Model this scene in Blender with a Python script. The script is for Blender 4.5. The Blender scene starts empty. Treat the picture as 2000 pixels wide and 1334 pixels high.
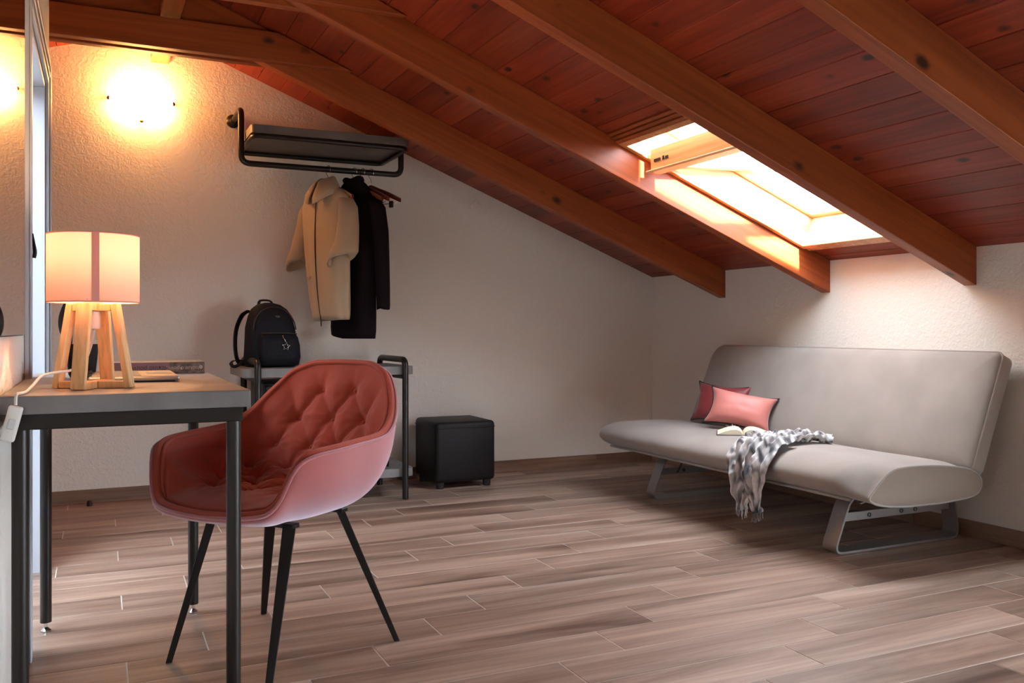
import bpy, bmesh, math, random
import numpy as np
from mathutils import Vector, Matrix, noise as mnoise

random.seed(7)
S = bpy.context.scene
COL = S.collection
PI = math.pi
def rad(a): return math.radians(a)

# ------------------------------------------------------------------ camera, world, lights, exposure
cam_d = bpy.data.cameras.new('camera'); cam = bpy.data.objects.new('camera', cam_d); COL.objects.link(cam)
cam.location = (0, 0, 0.88); cam.rotation_euler = (rad(90), 0, rad(-25.1))
cam_d.sensor_width = 36; cam_d.lens = 1719 / 2000 * 36; cam_d.shift_y = -0.012; cam_d.clip_start = 0.02
S.camera = cam

w = bpy.data.worlds.new('World'); S.world = w; w.use_nodes = True
bg = w.node_tree.nodes['Background']; bg.inputs[0].default_value = (0.80, 0.90, 1.0, 1); bg.inputs[1].default_value = 20.5

vs = S.view_settings
vs.view_transform = 'Standard'; vs.look = 'None'; vs.gamma = 1; vs.use_curve_mapping = False; vs.exposure = 0.5
S.cycles.max_bounces = 7; S.cycles.diffuse_bounces = 4; S.cycles.adaptive_threshold = 0.025; S.cycles.glossy_bounces = 4; S.cycles.transmission_bounces = 6
S.cycles.sample_clamp_indirect = 8.0; S.cycles.caustics_reflective = True; S.cycles.caustics_refractive = False
S.cycles.use_denoising = True

def area(name, loc, direction, sx, sy, power=None, color=(1, 1, 1), portal=False):
    d = bpy.data.lights.new(name, 'AREA'); d.shape = 'RECTANGLE'; d.size = sx; d.size_y = sy
    o = bpy.data.objects.new(name, d); COL.objects.link(o); o.location = loc
    o.rotation_euler = Vector(direction).to_track_quat('-Z', 'Y').to_euler()
    if portal: d.cycles.is_portal = True
    else: d.energy = power; d.color = color
    return o

sun_d = bpy.data.lights.new('sun', 'SUN'); sun = bpy.data.objects.new('sun', sun_d); COL.objects.link(sun)   # low sun from behind the viewer
sun_d.energy = 70.0; sun_d.angle = rad(2.5); sun_d.color = (1.0, 0.95, 0.88)
sun.rotation_euler = Vector((0.01, 0.92, -0.405)).to_track_quat('-Z', 'Y').to_euler()

# ------------------------------------------------------------------ room measures (metres)
XR, YB, YF = 3.35, 4.94, -1.60          # knee wall, far gable wall, gable wall behind the viewer
XL, XO = -0.18, -1.70                   # partition face, outer wall of the room beyond it
ZK, M = 1.228, 0.394                    # knee wall height, roof pitch
RX, RZ, ML = 0.285, ZK + M * (XR - 0.285), 0.30
TH = math.atan(M); CT, ST = math.cos(TH), math.sin(TH)
def roof(x): return ZK + M * (XR - x) if x >= RX else RZ - ML * (RX - x)
def RP(x, y, n):                        # point on the right roof slope, n above the boards
    return Vector((x + n * ST, y, roof(x) + n * CT))

# ------------------------------------------------------------------ helpers
def link(o, parent=None):
    COL.objects.link(o)
    if parent: o.parent = parent
    return o
def tag(o, label=None, cat=None, group=None, kind=None):
    if label: o['label'] = label
    if cat: o['category'] = cat
    if group: o['group'] = group
    if kind: o['kind'] = kind
    return o
def thing(name, label, cat, loc=(0, 0, 0), rz=0, group=None, kind=None):
    o = bpy.data.objects.new(name, None); o.location = loc; o.rotation_euler = (0, 0, rz); o.empty_display_size = 0.1
    link(o); return tag(o, label, cat, group, kind)
def fin(name, bm, mat, parent=None, smooth=False, sharp=None):
    bmesh.ops.recalc_face_normals(bm, faces=bm.faces)
    me = bpy.data.meshes.new(name); bm.to_mesh(me); bm.free()
    if mat: me.materials.append(mat)
    if smooth:
        for p in me.polygons: p.use_smooth = True
        if sharp is not None: me.set_sharp_from_angle(angle=rad(sharp))
    return link(bpy.data.objects.new(name, me), parent)
def place(o, loc):                      # move a world-built mesh so that its origin sits at loc
    v = Vector(loc)
    o.data.transform(Matrix.Translation(-v)); o.location = v; return o
def B(): return bmesh.new()
def box(bm, x0, x1, y0, y1, z0, z1, bev=0, seg=1):
    vs_ = [bm.verts.new(p) for p in ((x0,y0,z0),(x1,y0,z0),(x1,y1,z0),(x0,y1,z0),(x0,y0,z1),(x1,y0,z1),(x1,y1,z1),(x0,y1,z1))]
    fs = [bm.faces.new([vs_[i] for i in f]) for f in ((3,2,1,0),(4,5,6,7),(0,1,5,4),(1,2,6,5),(2,3,7,6),(3,0,4,7))]
    if bev:
        es = list({e for f in fs for e in f.edges})
        bmesh.ops.bevel(bm, geom=es, offset=bev, segments=seg, profile=0.5, affect='EDGES')
    return vs_
def hexa(bm, pts, bev=0, seg=1):        # 8 corners, bottom ring then top ring
    vs_ = [bm.verts.new(p) for p in pts]
    fs = [bm.faces.new([vs_[i] for i in f]) for f in ((3,2,1,0),(4,5,6,7),(0,1,5,4),(1,2,6,5),(2,3,7,6),(3,0,4,7))]
    if bev:
        es = list({e for f in fs for e in f.edges})
        bmesh.ops.bevel(bm, geom=es, offset=bev, segments=seg, profile=0.5, affect='EDGES')
def prism(bm, poly, a, b, axis='y', bev=0):
    def P(p, t):
        return {'y': (p[0], t, p[1]), 'x': (t, p[0], p[1]), 'z': (p[0], p[1], t)}[axis]
    r0 = [bm.verts.new(P(p, a)) for p in poly]; r1 = [bm.verts.new(P(p, b)) for p in poly]
    n = len(poly); fs = [bm.faces.new(r0), bm.faces.new(r1[::-1])]
    for i in range(n): fs.append(bm.faces.new((r0[i], r0[(i+1) % n], r1[(i+1) % n], r1[i])))
    if bev:
        es = list({e for f in fs for e in f.edges})
        bmesh.ops.bevel(bm, geom=es, offset=bev, segments=2, profile=0.5, affect='EDGES')
def loft(bm, rings, cap=True, closed=True, wrap=False):
    R = [[bm.verts.new(p) for p in r] for r in rings]; n = len(R[0])
    m = len(R) if wrap else len(R) - 1
    for i in range(m):
        a, b = R[i], R[(i+1) % len(R)]
        for j in range(n if closed else n - 1):
            bm.faces.new((a[j], a[(j+1) % n], b[(j+1) % n], b[j]))
    if cap and not wrap and closed:
        bm.faces.new(R[0][::-1]); bm.faces.new(R[-1])
def tube(bm, pts, r, seg=10, closed=False, cap=True, flat=None):
    pts = [Vector(p) for p in pts]; n = len(pts); rings = []
    up = None
    for i, p in enumerate(pts):
        if closed: t = (pts[(i+1) % n] - pts[i-1]).normalized()
        else: t = (pts[min(i+1, n-1)] - pts[max(i-1, 0)]).normalized()
        if up is None:
            up = Vector((0,0,1)) if abs(t.z) < .9 else Vector((1,0,0))
        up = (up - t * up.dot(t)).normalized(); s = t.cross(up)
        rr = r[i] if isinstance(r, (list, tuple)) else r
        fu = flat if flat else 1.0
        rings.append([p + s * (rr * math.cos(2*PI*j/seg)) + up * (rr * fu * math.sin(2*PI*j/seg)) for j in range(seg)])
    loft(bm, rings, cap=cap and not closed, wrap=closed)
def fillet(pts, r, n=6, closed=False):
    pts = [Vector(p) for p in pts]; out = []; N = len(pts)
    for i, p in enumerate(pts):
        if not closed and i in (0, N-1): out.append(p); continue
        a, b = pts[i-1], pts[(i+1) % N]
        u = (a - p); v = (b - p); rr = min(r, u.length * .49, v.length * .49)
        A = p + u.normalized() * rr; Cc = p + v.normalized() * rr
        for k in range(n+1):
            t = k / n; out.append((1-t)**2 * A + 2*t*(1-t) * p + t*t * Cc)
    return out
def smooth_path(pts, n=8):
    P = [Vector(p) for p in pts]; P = [P[0]*2-P[1]] + P + [P[-1]*2-P[-2]]; out = []
    for i in range(1, len(P)-2):
        for k in range(n):
            t = k/n
            out.append(.5*((2*P[i]) + (P[i+1]-P[i-1])*t + (2*P[i-1]-5*P[i]+4*P[i+1]-P[i+2])*t*t + (3*P[i]-P[i-1]-3*P[i+1]+P[i+2])*t**3))
    out.append(P[-2]); return out
def lathe(bm, prof, seg=32, c=(0,0,0)):
    loft(bm, [[(c[0]+r*math.cos(2*PI*j/seg), c[1]+r*math.sin(2*PI*j/seg), c[2]+z) for j in range(seg)] for r, z in prof])
def copy_tree(o, parent=None, loc=None, rz=None):
    c = o.copy(); COL.objects.link(c)
    if parent: c.parent = parent
    if loc is not None: c.location = loc
    if rz is not None: c.rotation_euler = (0, 0, rz)
    for ch in list(o.children): copy_tree(ch, c)
    return c
def lerp_tab(tab, x):
    n = len(tab)
    if x <= tab[0][0]: return tab[0][1]
    if x >= tab[-1][0]: return tab[-1][1]
    sl = [(tab[i+1][1]-tab[i][1])/(tab[i+1][0]-tab[i][0]) for i in range(n-1)]
    def tan(i):
        if i == 0 or i == n-1: return 0.0
        a, b = sl[i-1], sl[i]
        return 0.0 if a*b <= 0 else 2*a*b/(a+b)
    for i in range(n-1):
        if x <= tab[i+1][0]:
            h = tab[i+1][0]-tab[i][0]; t = (x-tab[i][0])/h
            return ((2*t**3-3*t*t+1)*tab[i][1] + (t**3-2*t*t+t)*h*tan(i) + (3*t*t-2*t**3)*tab[i+1][1] + (t**3-t*t)*h*tan(i+1))

# ------------------------------------------------------------------ materials
def mat_new(name):
    m = bpy.data.materials.new(name); m.use_nodes = True
    nt = m.node_tree; return m, nt, nt.nodes['Principled BSDF']
def L(nt, a, b): nt.links.new(a, b)
def plain(name, col, rough=.5, metal=0, spec=.5, sheen=0, bump=0, bscale=60, var=0, vscale=4, coat=0, sheen_col=(1,1,1), sheen_r=.35):
    m, nt, p = mat_new(name)
    p.inputs['Base Color'].default_value = (*col, 1); p.inputs['Roughness'].default_value = rough
    p.inputs['Metallic'].default_value = metal; p.inputs['Specular IOR Level'].default_value = spec
    if coat: p.inputs['Coat Weight'].default_value = coat; p.inputs['Coat Roughness'].default_value = .15
    if sheen:
        p.inputs['Sheen Weight'].default_value = sheen; p.inputs['Sheen Roughness'].default_value = sheen_r
        p.inputs['Sheen Tint'].default_value = (*sheen_col, 1)
    tc = nt.nodes.new('ShaderNodeTexCoord')
    if var:
        n = nt.nodes.new('ShaderNodeTexNoise'); n.inputs['Scale'].default_value = vscale; n.inputs['Detail'].default_value = 6
        L(nt, tc.outputs['Object'], n.inputs['Vector'])
        r = nt.nodes.new('ShaderNodeValToRGB')
        r.color_ramp.elements[0].position = .3; r.color_ramp.elements[1].position = .7
        r.color_ramp.elements[0].color = (*[c*(1-var) for c in col], 1); r.color_ramp.elements[1].color = (*[min(1, c*(1+var)) for c in col], 1)
        L(nt, n.outputs['Fac'], r.inputs['Fac']); L(nt, r.outputs['Color'], p.inputs['Base Color'])
    if bump:
        n2 = nt.nodes.new('ShaderNodeTexNoise'); n2.inputs['Scale'].default_value = bscale; n2.inputs['Detail'].default_value = 4
        L(nt, tc.outputs['Object'], n2.inputs['Vector'])
        b = nt.nodes.new('ShaderNodeBump'); b.inputs['Strength'].default_value = bump; b.inputs['Distance'].default_value = .01
        L(nt, n2.outputs['Fac'], b.inputs['Height']); L(nt, b.outputs['Normal'], p.inputs['Normal'])
    return m
def wood(name, cols, axis='x', scale=1.0, rough=.4, knots=0.0, coat=0, bump=.1, objvar=.25, knot_col=None, stretch=14, spec=.5):
    m, nt, p = mat_new(name)
    p.inputs['Roughness'].default_value = rough; p.inputs['Specular IOR Level'].default_value = spec
    if coat: p.inputs['Coat Weight'].default_value = coat; p.inputs['Coat Roughness'].default_value = .12
    tc = nt.nodes.new('ShaderNodeTexCoord'); oi = nt.nodes.new('ShaderNodeObjectInfo')
    mul = nt.nodes.new('ShaderNodeMath'); mul.operation = 'MULTIPLY'; mul.inputs[1].default_value = 37.0
    L(nt, oi.outputs['Random'], mul.inputs[0])
    comb = nt.nodes.new('ShaderNodeCombineXYZ')
    for i in range(3): L(nt, mul.outputs[0], comb.inputs[i])
    add = nt.nodes.new('ShaderNodeVectorMath'); add.operation = 'ADD'
    L(nt, tc.outputs['Object'], add.inputs[0]); L(nt, comb.outputs[0], add.inputs[1])
    mp = nt.nodes.new('ShaderNodeMapping'); L(nt, add.outputs[0], mp.inputs['Vector'])
    sc = [14.0*scale]*3; sc['xyz'.index(axis)] = 14.0*scale/stretch
    mp.inputs['Scale'].default_value = sc
    n1 = nt.nodes.new('ShaderNodeTexNoise'); n1.inputs['Scale'].default_value = 1.0; n1.inputs['Detail'].default_value = 7; n1.inputs['Roughness'].default_value = .62; n1.inputs['Distortion'].default_value = .6
    L(nt, mp.outputs[0], n1.inputs['Vector'])
    ramp = nt.nodes.new('ShaderNodeValToRGB'); e = ramp.color_ramp.elements
    e[0].position = .30; e[0].color = (*cols[0], 1); e[1].position = .72; e[1].color = (*cols[2], 1)
    k = e.new(.5); k.color = (*cols[1], 1)
    L(nt, n1.outputs['Fac'], ramp.inputs['Fac'])
    # fine grain lines
    mp2 = nt.nodes.new('ShaderNodeMapping'); L(nt, add.outputs[0], mp2.inputs['Vector'])
    sc2 = [90.0*scale]*3; sc2['xyz'.index(axis)] = 2.2*scale
    mp2.inputs['Scale'].default_value = sc2
    n2 = nt.nodes.new('ShaderNodeTexNoise'); n2.inputs['Scale'].default_value = 1.0; n2.inputs['Detail'].default_value = 4
    L(nt, mp2.outputs[0], n2.inputs['Vector'])
    mx = nt.nodes.new('ShaderNodeMix'); mx.data_type = 'RGBA'; mx.blend_type = 'MULTIPLY'; mx.inputs['Factor'].default_value = .45
    r2 = nt.nodes.new('ShaderNodeValToRGB'); r2.color_ramp.elements[0].position = .32; r2.color_ramp.elements[0].color = (.45,.4,.38,1); r2.color_ramp.elements[1].position = .6
    L(nt, n2.outputs['Fac'], r2.inputs['Fac']); L(nt, ramp.outputs[0], mx.inputs[6]); L(nt, r2.outputs[0], mx.inputs[7])
    out = mx.outputs[2]
    if knots:
        mp3 = nt.nodes.new('ShaderNodeMapping'); L(nt, add.outputs[0], mp3.inputs['Vector'])
        s3 = [knots]*3; s3['xyz'.index(axis)] = knots*.62; mp3.inputs['Scale'].default_value = s3
        nd = nt.nodes.new('ShaderNodeTexNoise'); nd.inputs['Scale'].default_value = 9; L(nt, mp3.outputs[0], nd.inputs['Vector'])
        md = nt.nodes.new('ShaderNodeMix'); md.data_type = 'VECTOR'; md.inputs['Factor'].default_value = .05
        L(nt, mp3.outputs[0], md.inputs[4]); L(nt, nd.outputs['Color'], md.inputs[5])
        vo = nt.nodes.new('ShaderNodeTexVoronoi'); vo.inputs['Scale'].default_value = 1.0; vo.inputs['Randomness'].default_value = 1
        L(nt, md.outputs[1], vo.inputs['Vector'])
        rk = nt.nodes.new('ShaderNodeValToRGB'); ek = rk.color_ramp.elements
        ek[0].position = .07; ek[0].color = (1,1,1,1); ek[1].position = .16; ek[1].color = (0,0,0,1)
        L(nt, vo.outputs['Distance'], rk.inputs['Fac'])
        mk = nt.nodes.new('ShaderNodeMix'); mk.data_type = 'RGBA'
        L(nt, rk.outputs[0], mk.inputs['Factor']); L(nt, out, mk.inputs[6])
        mk.inputs[7].default_value = (*(knot_col or [c*.3 for c in cols[0]]), 1); out = mk.outputs[2]
    if objvar:
        hs = nt.nodes.new('ShaderNodeHueSaturation'); mr = nt.nodes.new('ShaderNodeMapRange')
        mr.inputs['To Min'].default_value = 1-objvar; mr.inputs['To Max'].default_value = 1+objvar
        L(nt, oi.outputs['Random'], mr.inputs['Value']); L(nt, mr.outputs[0], hs.inputs['Value']); L(nt, out, hs.inputs['Color']); out = hs.outputs[0]
    L(nt, out, p.inputs['Base Color'])
    if bump:
        b = nt.nodes.new('ShaderNodeBump'); b.inputs['Strength'].default_value = bump; b.inputs['Distance'].default_value = .004
        L(nt, n2.outputs['Fac'], b.inputs['Height']); L(nt, b.outputs['Normal'], p.inputs['Normal'])
    return m

PINE_C = [(.16,.018,.007), (.25,.033,.012), (.34,.058,.020)]
M_board = wood('varnished_pine_board', PINE_C, 'y', .8, .42, knots=8.5, coat=.03, spec=.3, bump=.12, objvar=.18, knot_col=(.035,.010,.006))
M_beam = wood('varnished_pine_beam', [(.23,.045,.011), (.29,.062,.015), (.36,.092,.023)], 'x', .7, .42, knots=7.0, coat=.03, spec=.3, bump=.12, objvar=.10, knot_col=(.05,.014,.008))
M_trim = wood('pine_trim', [(.50,.20,.07), (.62,.28,.11), (.72,.38,.17)], 'x', .9, .35, knots=3.0, coat=.2, bump=.08, objvar=.05)
M_lining = wood('pale_pine_lining', [(.58,.33,.17), (.70,.44,.25), (.78,.54,.34)], 'x', .9, .4, knots=2.6, bump=.05, objvar=.03)
M_sash = wood('pale_pine_sash', [(.62,.34,.17), (.72,.44,.24), (.80,.54,.32)], 'y', .9, .4, bump=.05, objvar=.03)
M_floor = wood('wood_look_tile', [(.125,.066,.045), (.335,.222,.166), (.52,.385,.305)], 'x', .62, .42, bump=.25, objvar=.16, stretch=11, spec=.5)
M_skirt = wood('wood_look_skirting', [(.14,.072,.046), (.25,.145,.098), (.34,.22,.155)], 'x', .62, .35, bump=.15, objvar=.12, stretch=11)
M_lampwood = wood('pale_pine_lamp', [(.62,.36,.14), (.74,.48,.22), (.82,.58,.30)], 'z', 1.5, .5, bump=.05, objvar=.05)
M_hanger = wood('cherry_hanger', [(.10,.018,.012), (.15,.028,.016), (.2,.04,.02)], 'y', 2, .3, coat=.3, bump=0, objvar=0)
M_grout = plain('grout', (.62,.56,.50), .8)
M_plaster = plain('plaster', (.78,.72,.65), .75, bump=.0, spec=.25)
def plaster_bump(m):
    nt = m.node_tree; p = nt.nodes['Principled BSDF']
    tc = nt.nodes.new('ShaderNodeTexCoord')
    n = nt.nodes.new('ShaderNodeTexNoise'); n.inputs['Scale'].default_value = 55; n.inputs['Detail'].default_value = 3; n.inputs['Distortion'].default_value = .8
    n2 = nt.nodes.new('ShaderNodeTexNoise'); n2.inputs['Scale'].default_value = 6; n2.inputs['Detail'].default_value = 2
    L(nt, tc.outputs['Object'], n.inputs['Vector']); L(nt, tc.outputs['Object'], n2.inputs['Vector'])
    a = nt.nodes.new('ShaderNodeMath'); a.operation = 'ADD'; L(nt, n.outputs['Fac'], a.inputs[0]); L(nt, n2.outputs['Fac'], a.inputs[1])
    b = nt.nodes.new('ShaderNodeBump'); b.inputs['Strength'].default_value = .32; b.inputs['Distance'].default_value = .012
    L(nt, a.outputs[0], b.inputs['Height']); L(nt, b.outputs['Normal'], p.inputs['Normal'])
plaster_bump(M_plaster)
M_white = plain('white_paint', (.46,.48,.53), .4)
M_roofdeck = plain('roof_underlay', (.06,.04,.03), .9)
M_black = plain('black_metal', (.014,.011,.010), .4, metal=.3, spec=.3)
M_brown_metal = plain('dark_bronze_tube', (.024,.018,.016), .34, metal=.4, spec=.4)
M_chrome = plain('chrome', (.7,.7,.7), .15, metal=1)
M_concrete = plain('concrete_laminate', (.185,.17,.165), .55, var=.18, vscale=9, bump=.03)
M_shelf = plain('brown_grey_laminate', (.105,.085,.072), .55, var=.15, vscale=9)
M_leather = plain('black_leatherette', (.009,.006,.007), .5, bump=.12, bscale=220, spec=.25)
M_velvet_daylit = plain('rose_velvet_daylit', (.42,.10,.085), .75, sheen=1.0, sheen_r=.6, var=.10, vscale=7, sheen_col=(.95,.85,1.0), spec=.1)  # one fabric; the outside's pale daylight sheen is put into this copy
M_velvet_lamplit = plain('rose_velvet_lamplit', (.40,.072,.042), .75, sheen=.30, var=.10, vscale=7, sheen_col=(1,.82,.85), spec=.1, sheen_r=.5)  # same fabric; the inside's darker, warm lamplight tone is put into the colour
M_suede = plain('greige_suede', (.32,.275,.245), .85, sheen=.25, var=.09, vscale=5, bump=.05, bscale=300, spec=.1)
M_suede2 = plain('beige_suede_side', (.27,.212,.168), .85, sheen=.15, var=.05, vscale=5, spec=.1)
M_silver = plain('grey_painted_steel', (.30,.27,.26), .38, metal=.55)
M_darksteel = plain('dark_steel', (.07,.06,.06), .4, metal=.6)
M_coral = plain('coral_satin', (.60,.19,.16), .52, sheen=.5, var=.05, spec=.6, sheen_col=(1,.85,.85))
M_crimson = plain('crimson_satin', (.26,.035,.04), .5, sheen=.4, var=.06, spec=.6)
M_pip = plain('black_piping', (.02,.012,.012), .6)
M_paper = plain('book_paper', (.72,.66,.50), .8)
M_cover = plain('book_cover', (.10,.07,.06), .5)
M_wool = plain('beige_wool', (.44,.32,.21), .95, sheen=.4, bump=.25, bscale=180, spec=.05)
M_wool_in = plain('wool_inside', (.22,.15,.10), .95)
M_dress = plain('black_knit', (.012,.007,.009), .95, bump=.1, bscale=200, spec=.1)
M_nylon = plain('black_nylon', (.007,.006,.009), .7, bump=.15, bscale=90, spec=.2)
M_brownline = plain('brown_zip', (.05,.03,.02), .5)
M_plastic_w = plain('white_plastic', (.75,.72,.68), .4)
M_alu = plain('aluminium', (.36,.33,.29), .4, metal=.6)
M_key = plain('grey_keys', (.30,.26,.23), .5)
M_glossblack = plain('gloss_black', (.012,.010,.012), .08)
M_appl = plain('black_appliance', (.008,.007,.008), .4, spec=.3)
M_print = plain('white_print', (.6,.6,.6), .6)
M_spine = plain('mauve_spine', (.24,.12,.13), .5)
M_spine2 = plain('patterned_spine', (.14,.09,.07), .5, var=.75, vscale=70)

def glass_mat(name, col=(1,1,1)):
    m, nt, p = mat_new(name); nt.nodes.remove(p)
    t = nt.nodes.new('ShaderNodeBsdfTransparent'); t.inputs[0].default_value = (.93,.95,.96,1)
    g = nt.nodes.new('ShaderNodeBsdfGlossy'); g.inputs['Roughness'].default_value = .02
    mx = nt.nodes.new('ShaderNodeMixShader'); mx.inputs[0].default_value = .06; L(nt, t.outputs[0], mx.inputs[1]); L(nt, g.outputs[0], mx.inputs[2])
    L(nt, mx.outputs[0], nt.nodes['Material Output'].inputs[0]); return m
M_glass = glass_mat('window_glass')
def mirror_mat():
    m, nt, p = mat_new('mirror_silver')
    p.inputs['Base Color'].default_value = (.72,.70,.68,1); p.inputs['Metallic'].default_value = 1; p.inputs['Roughness'].default_value = .015
    return m
M_mirror = mirror_mat()
def emit(name, col, st):
    m, nt, p = mat_new(name)
    p.inputs['Base Color'].default_value = (*col, 1); p.inputs['Emission Color'].default_value = (*col, 1); p.inputs['Emission Strength'].default_value = st
    return m
def shade_mat(name, col, trans):
    m, nt, p = mat_new(name); nt.nodes.remove(p)
    d = nt.nodes.new('ShaderNodeBsdfDiffuse'); d.inputs[0].default_value = (*col, 1)
    t = nt.nodes.new('ShaderNodeBsdfTranslucent'); t.inputs[0].default_value = (*col, 1)
    mx = nt.nodes.new('ShaderNodeMixShader'); mx.inputs[0].default_value = trans
    L(nt, d.outputs[0], mx.inputs[1]); L(nt, t.outputs[0], mx.inputs[2]); L(nt, mx.outputs[0], nt.nodes['Material Output'].inputs[0]); return m
M_shade = shade_mat('salmon_shade_fabric', (.86,.48,.37), .062)
M_shade2 = shade_mat('salmon_shade_seam', (.80,.36,.30), .05)

# ------------------------------------------------------------------ FLOOR
bm = B(); box(bm, XO, XR+.1, YF-.1, YB+.1, -.12, -.0012)
floor = fin('floor', bm, M_grout); tag(floor, kind='structure')
PW, PL, PY0, PX0 = .161, .828, 2.54, 1.72
plank_cache = {}
def plank_mesh(lx, ly):
    k = (round(lx, 3), round(ly, 3))
    if k not in plank_cache:
        b_ = B(); box(b_, -lx/2, lx/2, -ly/2, ly/2, -.008, 0, bev=.0008)
        bmesh.ops.recalc_face_normals(b_, faces=b_.faces)
        me = bpy.data.meshes.new('floor_plank'); b_.to_mesh(me); b_.free(); me.materials.append(M_floor); plank_cache[k] = me
    return plank_cache[k]
G = .0042
k0 = math.floor((PY0 - YB) / PW); k = k0 - 1
while True:
    yt = PY0 - PW*k; yb_ = yt - PW
    if yt < YF: break
    y0, y1 = max(yb_, YF), min(yt, YB)
    if y1 - y0 > .02:
        xs = PX0 - .207*k; n = math.floor((XL - .1 - xs)/PL)
        while xs + PL*n < XR:
            x0, x1 = max(xs+PL*n, XL-.1), min(xs+PL*(n+1), XR)
            if x1 - x0 > .02:
                o = bpy.data.objects.new('floor_plank', plank_mesh(x1-x0-G, y1-y0-G)); o.location = ((x0+x1)/2, (y0+y1)/2, 0)
                link(o, floor)
            n += 1
    k += 1

# ------------------------------------------------------------------ WALLS
def top_poly(x0, x1, z0=0, lift=.06):
    pts = [(x0, z0), (x1, z0), (x1, roof(x1)+lift)]
    if x0 < RX < x1: pts.append((RX, roof(RX)+lift))
    pts.append((x0, roof(x0)+lift)); return pts
def struct(name, bm, mat): return tag(fin(name, bm, mat), kind='structure')
bm = B(); prism(bm, top_poly(XO-.1, XR+.1), YB, YB+.12); struct('wall_back', bm, M_plaster)
KW = (-1.50, 1.00, .06, 1.06)               # unseen low window added in the knee wall to light the chair arm
bm = B(); box(bm, XR, XR+.12, YF-.12, KW[0], 0, ZK+.02); box(bm, XR, XR+.12, KW[1], YB+.12, 0, ZK+.02)
box(bm, XR, XR+.12, KW[0], KW[1], 0, KW[2]); box(bm, XR, XR+.12, KW[0], KW[1], KW[3], ZK+.02); struct('wall_right', bm, M_plaster)
# partition with the doorway
DY0, DY1, DZ, YP = 2.72, 3.62, 1.775, 3.90
bm = B()
zt = roof(XL) + .05
box(bm, XL-.10, XL, YF, DY0, 0, zt); box(bm, XL-.10, XL, DY1, YP, 0, zt); box(bm, XL-.10, XL, DY0, DY1, DZ, zt)
prism(bm, top_poly(XO, XL-.10), YP-.10, YP)
struct('wall_left', bm, M_plaster)
# outer wall of the room beyond the partition
bm = B(); zo = roof(XO)+.08; box(bm, XO-.12, XO, YF, YB, 0, zo)
struct('wall_outer', bm, M_white)
# gable wall behind the viewer
bm = B(); prism(bm, top_poly(XO-.1, XR+.1), YF-.12, YF)
struct('wall_front', bm, M_plaster)
t = thing('window_3_added', None, None, kind='structure'); bm = B(); f = .045; c = XR+.06  # frame and pane of the added, unseen window
for a in ((KW[0],KW[1],KW[2],KW[2]+f), (KW[0],KW[1],KW[3]-f,KW[3]), (KW[0],KW[0]+f,KW[2]+f,KW[3]-f), (KW[1]-f,KW[1],KW[2]+f,KW[3]-f)): box(bm, c-.03, c+.03, a[0], a[1], a[2], a[3], .003)
fin('window_frame', bm, M_white, t)
bm = B(); box(bm, c-.003, c+.003, KW[0]+f, KW[1]-f, KW[2]+f, KW[3]-f); fin('pane', bm, M_glass, t)
area('portal_added_window', (XR+.13, (KW[0]+KW[1])/2, (KW[2]+KW[3])/2), (-1,0,0), KW[3]-KW[2], KW[1]-KW[0], portal=True)
bm = B(); box(bm, -40, 40, -60, 40, -3.3, -3.0); struct('ground', bm, plain('dark_ground', (.07,.075,.05), .9, var=.3, vscale=.6))

# baseboards of single tiles
def skirting(name, axis, c0, c1, a0, a1, off, step=.828):
    root = thing(name, None, None, kind='structure')
    edges = [a0]; p = a0 + off
    while p < a1 - .05: edges.append(p); p += step
    edges.append(a1)
    for s, e in zip(edges, edges[1:]):
        bm = B(); ln = e - s - .002; h = .035
        if axis == 'x':
            box(bm, -ln/2, ln/2, -(c1-c0)/2, (c1-c0)/2, 0, .07, .0015); o = fin('skirting_tile', bm, M_skirt, root); o.location = ((s+e)/2, (c0+c1)/2, 0)
        else:
            box(bm, -ln/2, ln/2, -(c1-c0)/2, (c1-c0)/2, 0, .07, .0015); o = fin('skirting_tile', bm, M_skirt, root); o.location = ((c0+c1)/2, (s+e)/2, 0); o.rotation_euler = (0,0,PI/2)
skirting('baseboard_back', 'x', YB-.011, YB, XO, XR, .47)
skirting('baseboard_right', 'y', XR-.011, XR, YF, YB-.012, .3)
skirting('baseboard_left', 'y', XL, XL+.011, YF, DY0-.085, .5)
bm = B(); skirting('baseboard_passage', 'x', YP, YP+.011, XO, XL, .5)

# ------------------------------------------------------------------ ROOF / CEILING
OX0, OX1, OY0, OY1 = 2.098, 3.178, 2.59, 3.352          # skylight hole in the boards
HOLES = [(OX0, OX1, OY0, OY1)]
bm = B()
def slab(x0, x1, y0, y1):
    hexa(bm, [RP(x0,y0,.021), RP(x1,y0,.021), RP(x1,y1,.021), RP(x0,y1,.021), RP(x0,y0,.14), RP(x1,y0,.14), RP(x1,y1,.14), RP(x0,y1,.14)])
ys = sorted({YF-.12, YB+.12, OY0, OY1})
for a, b in zip(ys, ys[1:]):
    mid = (a+b)/2; hole = [h for h in HOLES if h[2] < mid < h[3]]
    if hole:
        slab(RX-.02, hole[0][0], a, b); slab(hole[0][1], XR+.25, a, b)
    else: slab(RX-.02, XR+.25, a, b)
lt = math.atan(ML)
BH = (-1.395, -.315, 1.55, 3.45)          # unseen roof window, sized for the daylight in the room beyond the partition
def lslab(x0, x1, y0, y1):
    za, zb = roof(x0)+.021, roof(x1)+.021
    if x1 > .2: x1, zb = RX+.02, RZ+.027
    hexa(bm, [(x0,y0,za),(x1,y0,zb),(x1,y1,zb),(x0,y1,za),(x0,y0,za+.12),(x1,y0,zb+.12),(x1,y1,zb+.12),(x0,y1,za+.12)])
lslab(XO-.2, RX, YF-.12, BH[2]); lslab(XO-.2, RX, BH[3], YB+.12); lslab(XO-.2, BH[0], BH[2], BH[3]); lslab(BH[1], RX, BH[2], BH[3])
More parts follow.
